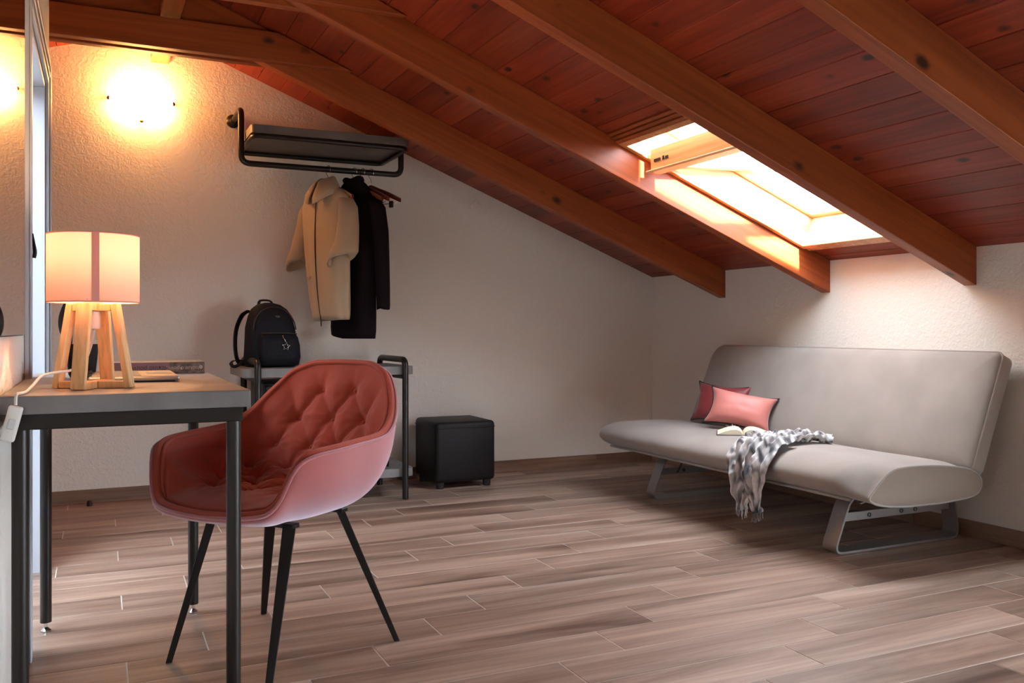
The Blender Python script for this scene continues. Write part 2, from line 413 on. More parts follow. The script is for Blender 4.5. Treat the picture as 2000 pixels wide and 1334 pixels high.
ceiling = struct('ceiling', bm, M_roofdeck)
bcache = {}
def board(x0, x1, y0, y1, slope='R'):
    g = .0007; ln = y1-y0
    wd = (x1-x0)/(CT if slope == 'R' else math.cos(lt))
    key = (round(wd,4), round(ln,4))
    if key not in bcache:
        h = wd/2-g; c = .0022
        prof = [(-h+c,0),(h-c,0),(h,c),(h,.019),(-h,.019),(-h,c)]
        b_ = B(); prism(b_, prof, -ln/2, ln/2); bmesh.ops.recalc_face_normals(b_, faces=b_.faces)
        me = bpy.data.meshes.new('ceiling_board'); b_.to_mesh(me); b_.free(); me.materials.append(M_board); bcache[key] = me
    o = bpy.data.objects.new('ceiling_board', bcache[key]); xm = (x0+x1)/2
    o.location = (xm, (y0+y1)/2, roof(xm)); o.rotation_euler = (0, TH if slope == 'R' else -lt, 0); link(o, ceiling)
x = 3.298; board(3.298, 3.40, YF, YB)
while x > RX + .001:
    a = max(x-.12, RX); segs = [(YF, YB)]
    for h in HOLES:
        if h[0]-.001 <= a and x <= h[1]+.001:
            segs = [s2 for s in segs for s2 in ([(s[0], h[2]), (h[3], s[1])] if s[0] < h[2] < s[1] else [s])]
    for s in segs: board(a, x, s[0], s[1])
    x -= .12
x = RX
while x > XO:
    if BH[0]-.001 <= x-.12 and x <= BH[1]+.001: board(x-.12, x, YF, BH[2], 'L'); board(x-.12, x, BH[3], YB, 'L')
    else: board(max(x-.12, XO), x, YF, YB, 'L')
    x -= .12

# rafters, ridge beam, collar ties
RH = .163
RY = [4.176, 3.352, 2.53, 1.707, .884, .061, -.762]
rl = ['rafter nearest the far gable wall, running above the coat rack', 'rafter left of the skylight, brightly lit by daylight along its side',
      'dark rafter on the right side of the skylight', 'dark rafter crossing the top right corner of the ceiling',
      'rafter above the viewer beyond the desk', 'rafter overhead right behind the viewer', 'rafter nearest the gable wall behind the viewer']
def along(o, ang):                        # turn the local axes so that the grain follows the slope
    o.data.transform(Matrix.Rotation(-ang, 4, 'Y')); o.rotation_euler = (0, ang, 0)
for y, lb in zip(RY, rl):
    bm = B(); prism(bm, [(.33, roof(.33)-RH), (XR, ZK-RH), (XR, ZK), (.33, roof(.33))], y, y+.06, bev=.003)
    o = place(fin('rafter', bm, M_beam), (XR, y+.03, ZK-RH)); along(o, TH); tag(o, 'reddish pine roof ' + lb, 'beam', 'roof rafters')
for y, xe, lb in ((4.176, XO, 'short rafter of the left roof slope nearest the far wall'), (3.352, XL, 'short rafter of the left roof slope above the doorway')):
    bm = B(); prism(bm, [(xe, roof(xe)-RH), (.24, roof(.24)-RH), (.24, roof(.24)), (xe, roof(xe))], y, y+.06, bev=.003)
    o = place(fin('rafter', bm, M_beam), (.24, y+.03, roof(.24)-RH)); along(o, -lt); tag(o, 'reddish pine ' + lb, 'beam', 'roof rafters')
bm = B(); box(bm, .24, .33, YF, YB, 2.268, RZ-.03, .004)
o = place(fin('ridge_beam', bm, wood('pine_ridge', [(.20,.05,.012), (.32,.085,.02), (.44,.14,.035)], 'y', .7, .35, knots=3, coat=.2)), (.285, 1.7, 2.268))
tag(o, 'pine ridge beam running to the wall above the wall lamp', 'beam')
def tie(y0, y1, zb, xleft, lb):
    zt = zb + .135
    xr_b, xr_t = XR - (zb-ZK)/M, XR - (zt-ZK)/M
    xl_b, xl_t = max(xleft, RX-(RZ-zb)/ML), max(xleft, RX-(RZ-zt)/ML)
    bm = B(); prism(bm, [(xl_b, zb), (xr_b-.012, zb), (xr_t-.012, zt), (xl_t, zt)], y0, y1, bev=.003)
    o = place(fin('collar_tie', bm, M_beam), ((xl_b+xr_b)/2, y0, zb)); tag(o, lb, 'beam', 'collar ties')
tie(4.132, 4.176, 2.113, XO, 'horizontal knotty pine collar tie above the wall lamp, near side of the rafter')
tie(4.236, 4.278, 2.120, XO, 'horizontal pine collar tie behind the rafter, closest to the wall lamp')
tie(3.310, 3.352, 2.113, XL, 'pine collar tie at the top edge of the photo, on the second rafter')
tie(3.412, 3.452, 2.113, XL, 'pine collar tie on the far side of the second rafter')

# ------------------------------------------------------------------ SKYLIGHTS
def skylight(name, hole, sash_open, portal):
    x0, x1, y0, y1 = hole
    w1 = thing(name, None, None, kind='structure')
    D = .14
    def rb(nm, a0, a1, b0, b1, n0, n1, mat, parent=w1, bev=.002):
        bm = B(); hexa(bm, [RP(a0,b0,n0), RP(a1,b0,n0), RP(a1,b1,n0), RP(a0,b1,n0), RP(a0,b0,n1), RP(a1,b0,n1), RP(a1,b1,n1), RP(a0,b1,n1)], bev)
        return fin(nm, bm, mat, parent)
    e = .018
    rb('lining_board', x0, x1, y1-e, y1-.001, -.001, D, M_lining); rb('lining_board', x0, x1, y0+.001, y0+e, -.001, D, M_lining)
    rb('lining_board', x0, x0+e, y0+e, y1-e, -.001, D, M_lining); rb('lining_board', x1-e, x1, y0+e, y1-e, -.001, D, M_lining)
    # stepped moulding at the upper edge, flat trim at the others
    for i in range(3): rb('moulding', x0-.020-.022*i, x0-.001-.022*i, y0+.001, y1-.001, -.018+.005*i, -.0005, M_beam)
    rb('trim_strip', x1+.001, x1+.035, y0+.001, y1-.001, -.012, -.0005, M_trim)
    rb('trim_strip', x0, x1, y1-.030, y1-.001, -.020, -.0015, M_trim); rb('trim_strip', x0, x1, y0+.001, y0+.030, -.020, -.0015, M_trim)
    rb('trim_strip', x0, x0+.030, y0+.031, y1-.031, -.020, -.0015, M_trim); rb('trim_strip', x1-.030, x1, y0+.031, y1-.031, -.020, -.0015, M_trim)
    # fixed window frame above the lining
    f = .045
    for a in ((x0, x1, y0, y0+f), (x0, x1, y1-f, y1), (x0, x0+f, y0+f, y1-f), (x1-f, x1, y0+f, y1-f)):
        rb('window_frame', *a, D+.001, D+.035, M_sash)
    # pivoting sash
    pv = RP((x0+x1)/2+.03, (y0+y1)/2 , D+.03); half = (x1-x0)/2/CT - .06; yw = (y1-y0)/2 - .05
    ang = sash_open
    ca, sa = math.cos(ang), math.sin(ang)
    def sp(u, v, n): return Vector((pv.x + u*ca + n*sa, pv.y + v, pv.z - u*sa + n*ca))
    def sb(nm, u0, u1, v0, v1, n0, n1, mat, parent):
        bm = B(); hexa(bm, [sp(u0,v0,n0), sp(u1,v0,n0), sp(u1,v1,n0), sp(u0,v1,n0), sp(u0,v0,n1), sp(u1,v0,n1), sp(u1,v1,n1), sp(u0,v1,n1)], .002)
        return fin(nm, bm, mat, parent)
    sash = bpy.data.objects.new('sash', None); link(sash, w1)
    sb('sash_rail', -half+.02, -half+.075, -yw, yw, -.045, .05, M_sash, sash); sb('sash_rail', half-.06, half, -yw, yw, -.03, .03, M_sash, sash)
    sb('sash_rail', -half-.005, -half+.075, -yw-.004, yw+.004, -.058, -.047, M_sash, sash)
    sb('sash_stile', -half+.076, half-.061, -yw, -yw+.05, -.03, .03, M_sash, sash); sb('sash_stile', -half+.076, half-.061, yw-.05, yw, -.03, .03, M_sash, sash)
    sb('pane', -half+.076, half-.061, -yw+.05, yw-.05, .004, .010, M_glass, sash)
    for k_, (a_, b_) in enumerate(((0, .05), (.065, .08), (.085, .11))):     # printed stamp on the top rail
        sb('printed_stamp', -half+.0185, -half+.0195, yw-.03-b_, yw-.03-a_, -.012, .002 if k_ != 1 else .006, M_pip, sash)
    c = RP((x0+x1)/2, (y0+y1)/2, D+.30); 
    area(portal, c - Vector((ST,0,CT))*.22, (-ST,0,-CT), y1-y0-.1, (x1-x0)/CT-.1, portal=True)
    bm = B(); 
skylight('window_1', HOLES[0], rad(-2.5), 'portal_skylight_far')
w2 = thing('window_2', None, None, kind='structure'); zc = roof((BH[0]+BH[1])/2)+.16
bm = B()
for a in ((BH[0], BH[1], BH[2], BH[2]+.05), (BH[0], BH[1], BH[3]-.05, BH[3]), (BH[0], BH[0]+.05, BH[2]+.05, BH[3]-.05), (BH[1]-.05, BH[1], BH[2]+.05, BH[3]-.05)):
    hexa(bm, [(x_, y_, roof(x_)+dz) for dz in (.13, .17) for x_, y_ in ((a[0],a[2]),(a[1],a[2]),(a[1],a[3]),(a[0],a[3]))])
fin('window_frame', bm, M_white, w2)
bm = B(); hexa(bm, [(x_, y_, roof(x_)+dz) for dz in (.15, .156) for x_, y_ in ((BH[0]+.05,BH[2]+.05),(BH[1]-.05,BH[2]+.05),(BH[1]-.05,BH[3]-.05),(BH[0]+.05,BH[3]-.05))]); fin('pane', bm, M_glass, w2)
area('portal_beyond_partition', ((BH[0]+BH[1])/2, (BH[2]+BH[3])/2, zc+.03), (math.sin(lt),0,-math.cos(lt)), BH[1]-BH[0], BH[3]-BH[2], portal=True)


# ------------------------------------------------------------------ DOORWAY
d1 = thing('door_1', None, None, kind='structure')
def casing(y0, y1, z0, z1, vert=True, inner=1):
    bm = B(); box(bm, XL+.0005, XL+.012, y0, y1, z0, z1, .002)
    fin('casing', bm, M_white, d1)
    bm = B()
    if vert:
        a = (y0, y0+.022) if inner < 0 else (y1-.022, y1); b2 = (y0+.035, y0+.05)
        box(bm, XL+.0125, XL+.018, *a, z0, z1, .002); fin('casing_bead', bm, M_white, d1)
        bm = B(); box(bm, XL+.0125, XL+.017, *b2, z0, z1, .002); fin('casing_bead', bm, M_white, d1)
    else:
        box(bm, XL+.0125, XL+.018, y0, y1, z1-.022, z1, .002); fin('casing_bead', bm, M_white, d1)
        bm = B(); box(bm, XL+.0125, XL+.017, y0, y1, z0+.02, z0+.035, .002); fin('casing_bead', bm, M_white, d1)
casing(DY0-.085, DY0, 0, DZ+.085, True, -1); casing(DY1, DY1+.085, 0, DZ+.085, True, 1); casing(DY0, DY1, DZ, DZ+.085, False)
for a in ((DY0-.001, DY0+.02), (DY1-.02, DY1+.001)):
    bm = B(); box(bm, XL-.105, XL+.0004, *a, 0, DZ-.02, .001); fin('jamb', bm, M_white, d1)
bm = B(); box(bm, XL-.105, XL+.0004, DY0+.02, DY1-.02, DZ-.02, DZ+.001, .001); fin('jamb', bm, M_white, d1)
bm = B(); box(bm, XL-.93, XL-.11, DY1-.062, DY1-.024, .008, DZ-.03, .003); leaf = fin('door_leaf', bm, plain('pale_blue_door', (.30,.35,.38), .4), d1)
bm = B(); tube(bm, [(XL-.87, DY1-.064, 1.0), (XL-.87, DY1-.10, 1.0), (XL-.76, DY1-.105, 1.0)], .009); fin('handle', bm, M_black, leaf, True)
bm = B(); tube(bm, smooth_path([(XL+.0185, DY0-.055, 1.135), (XL+.021, DY0-.055, 1.11), (XL+.0235, DY0-.055, 1.085), (XL+.021, DY0-.055, 1.07)]), [.0015+.0035*min(1,k_/14) for k_ in range(25)], 8); fin('latch_hook', bm, M_black, d1, True)

# ------------------------------------------------------------------ MIRROR
t = thing('wall_mirror', 'tall frameless wall mirror on the left wall above the desk', 'mirror', (XL, 1.9, .865))
bm = B(); box(bm, .001, .014, -.75, .50, 0, 1.30, .0015); fin('backing', bm, M_black, t)
bm = B(); box(bm, .0142, .018, -.748, .498, .002, 1.298, .001); fin('mirror_glass', bm, M_mirror, t)

# ------------------------------------------------------------------ WALL LAMP
WLX, WLZ = .195, 2.045
t = thing('wall_lamp', 'glowing half-moon glass wall lamp with brass clips under the collar tie', 'lamp', (WLX, YB, WLZ))
bm = B(); rings = []
Wd, Hh, Dp = .155, .125, .115
NA, NR = 28, 10
for i in range(NR+1):
    q = i/NR; ring = []
    for j in range(NA+1):
        a = PI + PI*j/NA                       # lower half disc
        xx = Wd*math.cos(a)*q; zz = Hh*math.sin(a)*q + .03
        if q > 0: zz = zz
        yy = -.012 - Dp*(1 - (xx/Wd)**2)**.8*max(0, 1-((.03-zz)/Hh)**2)**.6
        ring.append((xx, yy, zz))
    rings.append(ring)
loft(bm, rings[1:], cap=False, closed=False)
gl = fin('glass_shield', bm, emit('glowing_frosted_glass', (1.0, .46, .14), 45.0), t, True)
so = gl.modifiers.new('thickness', 'SOLIDIFY'); so.thickness = .004
bm = B(); box(bm, -.09, .09, -.012, -.0005, -.04, .03, .003); fin('backplate', bm, M_plastic_w, t)
for (cx, cz) in ((-.150, .012), (.150, .012), (0, -.092)):
    bm = B(); tube(bm, [(cx, -.0005, cz), (cx*1.01, -.012 if cx else -.02, cz), (cx*1.015, -.022 if cx else -.035, cz)], [.004,.007,.0115], 10); fin('clip', bm, plain('brass', (.45,.25,.08), .3, metal=1), t, True)
bm = B(); tube(bm, [(-.05, -.05, .02), (.05, -.05, .02)], .012, 10); fin('bulb', bm, emit('halogen', (1,.75,.4), 40), t, True)
pl = bpy.data.lights.new('wall_lamp_light', 'POINT'); pl.energy = 5; pl.color = (1.0, .48, .14); pl.shadow_soft_size = .03
po = bpy.data.objects.new('wall_lamp_light', pl); link(po, t); po.location = (0, -.11, .07)

# ------------------------------------------------------------------ WALL COVER PLATE, DOOR STOP
bm = B(); lathe(bm, [(.036,0),(.036,.003),(.033,.005),(.0,.005)], 28)
o = fin('cover_plate', bm, M_plaster, None, True, 40); o.rotation_euler = (rad(90), 0, 0); o.location = (2.073, YB-.0005, 1.624); tag(o, 'round blank cover plate painted like the back wall', 'cover plate')
bm = B(); lathe(bm, [(.0125,0),(.013,.004),(.0115,.022),(.008,.026),(.001,.0265)], 14)
o = fin('door_stop', bm, M_pip, None, True, 40); o.location = (-.046, 4.86, .0005); tag(o, 'small black door stop on the floor by the back wall', 'door stop')

# ------------------------------------------------------------------ COAT RACK
RYY, RZ0, RZ1, RX0, RX1 = 4.636, 1.726, 2.0, .651, 1.498
t = thing('coat_rack', 'dark bronze pipe coat rack with shelf on the back wall', 'coat rack', ((RX0+RX1)/2, YB, RZ0))
ox, oy, oz = t.location
def wl(p): return Vector(p) - Vector((ox, oy, oz))
bm = B(); path = fillet([(RX0, YB-.006, RZ1), (RX0, RYY, RZ1), (RX0, RYY, RZ0), (RX1, RYY, RZ0), (RX1, RYY, 1.885), (RX1, YB-.006, 1.885)], .045)
tube(bm, [wl(p) for p in path], .0155, 12); fin('pipe_rail', bm, M_brown_metal, t, True, 60)
for px, pz in ((RX0, RZ1), (RX1, 1.885)):
    bm = B(); lathe(bm, [(.036,0),(.036,.010),(.030,.016),(.02,.022),(.018,.05),(.0155,.052)], 24); bmesh.ops.rotate(bm, verts=bm.verts, cent=(0,0,0), matrix=Matrix.Rotation(rad(90), 3, 'X')); o = fin('flange', bm, M_brown_metal, t, True, 40); o.location = wl((px, YB-.0008, pz))
bm = B(); rc = []
def rrect(x0, x1, y0, y1, r, n=6):
    out = []
    for (cx, cy, a0) in ((x1-r, y1-r, 0), (x0+r, y1-r, 90), (x0+r, y0+r, 180), (x1-r, y0+r, 270)):
        for k_ in range(n+1):
            a = rad(a0 + 90*k_/n); out.append((cx+r*math.cos(a), cy+r*math.sin(a)))
    return out
SB = (RX0+.019, RX1-.019, 4.42, 4.915)
prism(bm, [(p[0]-ox, p[1]-oy) for p in rrect(*SB, .03)], 1.842-oz, 1.882-oz, 'z')
fin('shelf_board', bm, M_shelf, t)
bm = B(); tube(bm, [(p[0]-ox, p[1]-oy, 1.828-oz) for p in rrect(SB[0]+.012, SB[1]-.012, SB[2]+.01, SB[3]-.01, .04)], .0125, 10, closed=True)
fin('shelf_tube_frame', bm, M_brown_metal, t, True)

# hangers
def hanger(xh, rz, label, clips=True):
    h = thing('clothes_hanger', label, 'hanger', (xh, RYY, RZ0), rz, 'hangers on the coat rack')
    bm = B(); pts = [(.020*math.cos(rad(a)), 0, .0+.020*math.sin(rad(a))) for a in range(-35, 181, 18)]
    pts = [(p[0], 0, p[2]) for p in pts][::1] + [(-.017, 0, -.02), (-.004, 0, -.034), (0, 0, -.05), (0, 0, -.075)]
    tube(bm, pts, .0019, 8); fin('hook', bm, M_chrome, h, True)
    bm = B(); rings = []
    for i in range(25):
        u = -1 + 2*i/24; x_ = .215*u; z_ = -.083 - .075*abs(u)**1.35 - .008*(1-math.exp(-(u*6)**2)); hw = .016*(1-.35*abs(u)); th = .0065
        rings.append([(x_, th, z_+hw), (x_, -th, z_+hw), (x_, -th*1.2, z_), (x_, -th, z_-hw), (x_, th, z_-hw), (x_, th*1.2, z_)])
    loft(bm, rings); fin('hanger_body', bm, M_hanger, h, True, 50)
    if clips:
        bm = B(); tube(bm, [(-.19, 0, -.150), (-.19, 0, -.178), (.19, 0, -.178), (.19, 0, -.150)], .0018, 8); fin('trouser_bar', bm, M_chrome, h, True)
        for sx in (-.15, .15):
            bm = B(); box(bm, sx-.012, sx+.012, -.008, .008, -.20, -.165, .003); fin('clip', bm, M_pip, h)
    return h
A0 = math.atan2(-.38, .15)
hanger(1.096, A0, 'wooden hanger holding the beige cardigan', False)
hanger(1.237, A0+.1, 'wooden hanger holding the black dress', False)
hanger(1.283, A0+.02, 'dark red wooden hanger half hidden right behind the black dress')
hanger(1.330, A0+.12, 'empty dark red wooden hanger with clip bar, nearest the right end of the rail')

# cardigan
def garment_ring(z, cx, cy, wx, ty, k_, amp, ph, n=48, sq=2.3):
    out = []
    for j in range(n):
        a = 2*PI*j/n; c, s = math.cos(a), math.sin(a)
        r = (abs(c)**sq + abs(s)**sq)**(-1/sq)
        f = 1 + amp*math.sin(k_*a + ph)
        out.append((cx + wx*r*c*f, cy + ty*r*s*f, z))
    return out
t = thing('cardigan', 'beige knitted zip cardigan with wide sleeves hanging on the rack', 'cardigan', (1.096, RYY, .92), A0)
z0 = .92
rows = [(1.63,0,.075,.045,0,0),(1.605,0,.13,.05,.01,.2),(1.57,0,.185,.055,.015,.3),(1.52,.0,.195,.062,.03,.5),(1.42,.005,.185,.066,.04,.7),(1.30,.01,.172,.068,.05,.8),
        (1.18,.02,.160,.068,.055,1.0),(1.08,.03,.150,.066,.05,1.1),(1.00,.04,.143,.062,.05,1.2),(.955,.045,.140,.058,.045,1.2),(.93,.048,.137,.052,.04,1.2)]
bm = B(); loft(bm, [[(p[0], p[1], p[2]-z0 - (.035*(p[0]>-.02)*0 + .05*max(0, .05-p[0])*(1 if zz < 1.1 else 0))) for p in garment_ring(zz, cx, -.01, wx, ty, 7, am, ph)] for zz, cx, wx, ty, am, ph in rows])
fin('body', bm, M_wool, t, True)
bm = B(); rings = []
for q, (zz, wx, ty, cy) in enumerate([(1.585,.125,.085,-.03),(1.615,.112,.082,-.032),(1.645,.090,.072,-.028),(1.67,.066,.055,-.018),(1.685,.05,.042,-.01)]):
    ring = []
    for j in range(25):
        a = rad(-80 + 340*j/24) + rad(0)      # open at the front (-y)
        ring.append((wx*math.cos(a), cy + ty*math.sin(a), zz - z0 - (.055*max(0, -math.sin(a))**2 if q < 3 else 0.02*max(0,-math.sin(a)))))
    rings.append(ring)
loft(bm, rings, cap=False, closed=False); o = fin('collar', bm, M_wool, t, True); md = o.modifiers.new('thick', 'SOLIDIFY'); md.thickness = .007
def sleeve(nm, pts, parent, mat, n=20, inner=None, zoff=0):
    bm = B(); rings = []
    for (x_, y_, zz, rx, ry, tilt) in pts:
        rings.append([(x_ + rx*math.cos(2*PI*j/n), y_ + ry*math.sin(2*PI*j/n) , zz - zoff + tilt*math.cos(2*PI*j/n) + .004*math.sin(3*2*PI*j/n)) for j in range(n)])
    if inner:
        x_, y_, zz, rx, ry, tilt = pts[-1]
        for s_, dz in ((.82, .004), (.72, .05)):
            rings.append([(x_ + s_*rx*math.cos(2*PI*j/n), y_ + s_*ry*math.sin(2*PI*j/n), zz+dz - zoff + tilt*math.cos(2*PI*j/n)) for j in range(n)])
    loft(bm, rings); return fin(nm, bm, mat, parent, True)
sleeve('sleeve', [(.15,0,1.565,.035,.04,0),(.185,-.005,1.52,.045,.05,-.02),(.20,-.015,1.42,.05,.056,-.02),(.208,-.03,1.33,.058,.062,-.01),(.205,-.045,1.275,.072,.072,.0),(.19,-.052,1.245,.074,.07,.02),(.175,-.055,1.232,.066,.06,.03)], t, M_wool, inner=True, zoff=z0)
sleeve('sleeve', [(-.15,0,1.565,.035,.04,0),(-.185,-.005,1.52,.043,.048,.02),(-.20,-.015,1.42,.045,.05,.02),(-.212,-.03,1.32,.05,.055,.02),(-.225,-.045,1.25,.056,.06,.02),(-.232,-.05,1.225,.05,.052,.03)], t, M_wool, inner=True, zoff=z0)
bm = B(); tube(bm, smooth_path([(-.005,-.063,1.60-z0),(-.005,-.075,1.5-z0),(.0,-.083,1.35-z0),(.008,-.083,1.2-z0),(.02,-.078,1.05-z0),(.03,-.068,.94-z0),(.03,-.064,.895-z0)]), .0035, 6); fin('zip', bm, M_brownline, t, True)
bm = B(); tube(bm, smooth_path([(-.085,-.072,1.155-z0),(-.065,-.078,1.145-z0),(-.045,-.08,1.155-z0)]), .005, 6); fin('pocket_edge', bm, M_wool, t, True)

# black dress
t = thing('dress', 'long-sleeved black knitted dress hanging beside the cardigan', 'dress', (1.237, RYY, .79), A0+.1)
z0 = .79
rows = [(1.685,.0,.035,.028,0,0),(1.66,0,.07,.045,.0,0),(1.62,0,.12,.052,.01,.3),(1.57,.0,.16,.055,.015,.3),(1.5,.0,.165,.06,.02,.5),(1.35,.0,.15,.06,.03,.7),(1.2,.0,.15,.062,.04,.8),
        (1.05,-.005,.155,.064,.05,1.0),(.95,-.008,.16,.064,.05,1.1),(.87,-.01,.162,.062,.045,1.2),(.83,-.01,.158,.056,.04,1.2)]
bm = B(); loft(bm, [[(p[0], p[1], p[2]-z0 + (-.15*min(0, p[0]+.03) if zz < .9 else 0)) for p in garment_ring(zz, cx, 0, wx, ty, 6, am, ph)] for zz, cx, wx, ty, am, ph in rows]); fin('body', bm, M_dress, t, True)
sleeve('sleeve', [(.13,0,1.58,.035,.04,0),(.175,0,1.53,.045,.045,-.02),(.20,0,1.4,.044,.042,-.01),(.212,0,1.25,.040,.038,0),(.22,0,1.1,.037,.036,0),(.222,0,1.0,.036,.035,0),(.222,0,.985,.035,.034,0)], t, M_dress, inner=True, zoff=z0)
sleeve('sleeve', [(-.13,0,1.58,.035,.04,0),(-.165,0,1.53,.043,.045,.02),(-.175,.02,1.4,.044,.042,.01),(-.17,.03,1.2,.040,.038,0),(-.165,.03,1.0,.036,.035,0)], t, M_dress, inner=True, zoff=z0)
bm = B(); tube(bm, [(.052*math.cos(2*PI*j/20), -.006+.04*math.sin(2*PI*j/20), 1.675-z0+.012*math.cos(4*PI*j/20)) for j in range(20)], .012, 8, closed=True); fin('neckline', bm, M_dress, t, True)

# ------------------------------------------------------------------ LUGGAGE BENCH
CX0, CX1, CY0, CY1 = .69, 1.433, 4.36, 4.82
t = thing('luggage_bench', 'grey shelf bench with dark tube side frames against the back wall', 'bench', ((CX0+CX1)/2, (CY0+CY1)/2, 0))
ox, oy, oz = t.location
for x_ in (CX0, CX1):
    bm = B(); tube(bm, fillet([(x_-ox, CY0-oy, .003), (x_-ox, CY0-oy, .722), (x_-ox, CY1-oy, .722), (x_-ox, CY1-oy, .003)], .045), .0165, 12); fin('side_frame', bm, M_brown_metal, t, True, 60)
bm = B(); prism(bm, [(p[0]-ox, p[1]-oy) for p in rrect(CX0-.065, CX1+.055, CY0+.018, CY1+.06, .035)], .645, .687, 'z'); fin('top_board', bm, M_concrete, t)
bm = B(); prism(bm, [(p[0]-ox, p[1]-oy) for p in rrect(CX0-.065, CX1+.055, CY0+.018, CY1+.06, .035)], .115, .157, 'z'); fin('lower_shelf', bm, M_concrete, t)
for x_ in (CX0, CX1):
    bm = B(); box(bm, x_-ox-.012, x_-ox+.012, CY0-oy+.02, CY1-oy, .622, .644, .002); fin('rail', bm, M_black, t)
    bm = B(); box(bm, x_-ox-.012, x_-ox+.012, CY0-oy+.02, CY1-oy, .092, .114, .002); fin('rail', bm, M_black, t)

# minibar and safe on the lower shelf
t = thing('minibar', 'black minibar fridge on the lower shelf of the bench', 'fridge', (.93, 4.62, .158))
bm = B(); box(bm, -.20, .20, -.17, .22, .0, .455, .006, 2); fin('cabinet', bm, M_appl, t)
bm = B(); box(bm, -.198, .198, -.205, -.172, .012, .445, .008, 2); d = fin('door', bm, M_appl, t)
bm = B(); box(bm, .165, .182, -.222, -.206, .16, .32, .004); fin('handle', bm, M_darksteel, d)
t = thing('safe', 'small black hotel safe with white printed instructions on the bench shelf', 'safe', (1.265, 4.60, .158))
bm = B(); box(bm, -.115, .115, -.13, .15, 0, .185, .004, 2); fin('body', bm, M_appl, t)
bm = B(); box(bm, -.10, .10, -.142, -.131, .014, .172, .003); d = fin('door', bm, M_glossblack, t)
bm = B()
for k_, (w_, zz) in enumerate([(.042,.146),(.05,.139),(.04,.132),(.028,.117),(.05,.110),(.046,.103),(.03,.092),(.05,.085),(.04,.078),(.034,.067),(.05,.060),(.05,.053),(.042,.046)]):
    box(bm, -.012, -.012+w_, -.1432, -.1422, zz-.0018, zz+.0012+(k_ == 0)*.002)
fin('printed_instructions', bm, M_print, d)

# ------------------------------------------------------------------ BACKPACK
t = thing('backpack', 'black nylon backpack with a star charm standing on the bench', 'backpack', (.80, 4.62, .688), rad(10))
def bag_ring(z, hw, y0, y1, cx=0, n=40, sq=3.2):
    cy = (y0+y1)/2; hd = (y1-y0)/2; out = []
    for j in range(n):
        a = 2*PI*j/n; c, s = math.cos(a), math.sin(a); r = (abs(c)**sq+abs(s)**sq)**(-1/sq)
        f = 1 + .015*math.sin(5*a+z*40)
        out.append((cx+hw*r*c*f, cy+hd*r*s*f, z))
    return out
bm = B(); loft(bm, [bag_ring(z, hw, a, b, cx) for z, hw, a, b, cx in [(0,.118,-.055,.075,.0),(.008,.130,-.07,.085,0),(.04,.134,-.078,.088,0),(.12,.130,-.078,.088,-.002),(.2,.122,-.07,.086,-.004),(.26,.108,-.055,.08,-.006),(.295,.088,-.035,.07,-.008),(.318,.058,-.012,.058,-.008),(.328,.02,.01,.04,-.008)]]); body = fin('body', bm, M_nylon, t, True)
bm = B(); loft(bm, [bag_ring(z, hw, a, b, .012) for z, hw, a, b in [(.006,.094,-.098,-.05),(.012,.102,-.112,-.05),(.05,.106,-.120,-.05),(.11,.103,-.116,-.05),(.15,.098,-.104,-.05),(.165,.092,-.088,-.05),(.168,.085,-.08,-.05)]]); pk = fin('front_pocket', bm, M_nylon, t, True)
bm = B(); tube(bm, smooth_path([(-.085,-.09,.171),(-.04,-.096,.173),(.03,-.098,.173),(.10,-.086,.168)]), .0035, 6); fin('pocket_zip', bm, M_pip, pk, True)
bm = B(); tube(bm, [(.11*math.cos(rad(a))-.006, -.062+.02*abs(math.sin(rad(a)))-.005, .19+.115*math.sin(rad(a))) for a in range(0, 181, 9)], .003, 6); fin('main_zip', bm, M_pip, body, True)
bm = B(); pts = []
for k_ in range(10):
    a = rad(90+36*k_ - 6); r = .021 if k_ % 2 == 0 else .0095; pts.append((.03 + r*math.cos(a), -.1255, .105 + r*math.sin(a)))
tube(bm, pts, .0014, 6, closed=True); fin('star_charm', bm, M_chrome, t, True)
bm = B(); tube(bm, smooth_path([(.028,-.124,.127),(.024,-.124,.138),(.020,-.122,.146),(.016,-.118,.152),(.018,-.110,.160)]), .0016, 6); fin('charm_chain', bm, M_chrome, t, True)
bm = B()
for k_ in range(4): box(bm, .0+k_*.006, .004+k_*.006, -.0605+.001*k_, -.0585+.001*k_, .253-k_*.0008, .262-.002*(k_ % 2), 0)
fin('metal_logo', bm, plain('rose_gold', (.16,.10,.08), .55, metal=.5), t)
bm = B(); tube(bm, smooth_path([(-.105,.05,.285),(-.125,.09,.26),(-.155,.085,.19),(-.165,.07,.1),(-.155,.06,.03),(-.12,.07,.02)], 6), .018, 10, flat=.35); fin('shoulder_strap', bm, M_nylon, t, True)
bm = B(); tube(bm, smooth_path([(-.15,.05,.028),(-.185,.03,.033),(-.205,.01,.02),(-.198,-.01,.005),(-.17,.0,.012),(-.14,.03,.028)], 6), .009, 8, flat=.3); fin('webbing_loop', bm, M_nylon, t, True)
bm = B(); tube(bm, smooth_path([(-.045,.07,.315),(-.03,.085,.34),(.02,.085,.34),(.035,.07,.315)], 6), .008, 8, flat=.5); fin('grab_handle', bm, M_nylon, t, True)

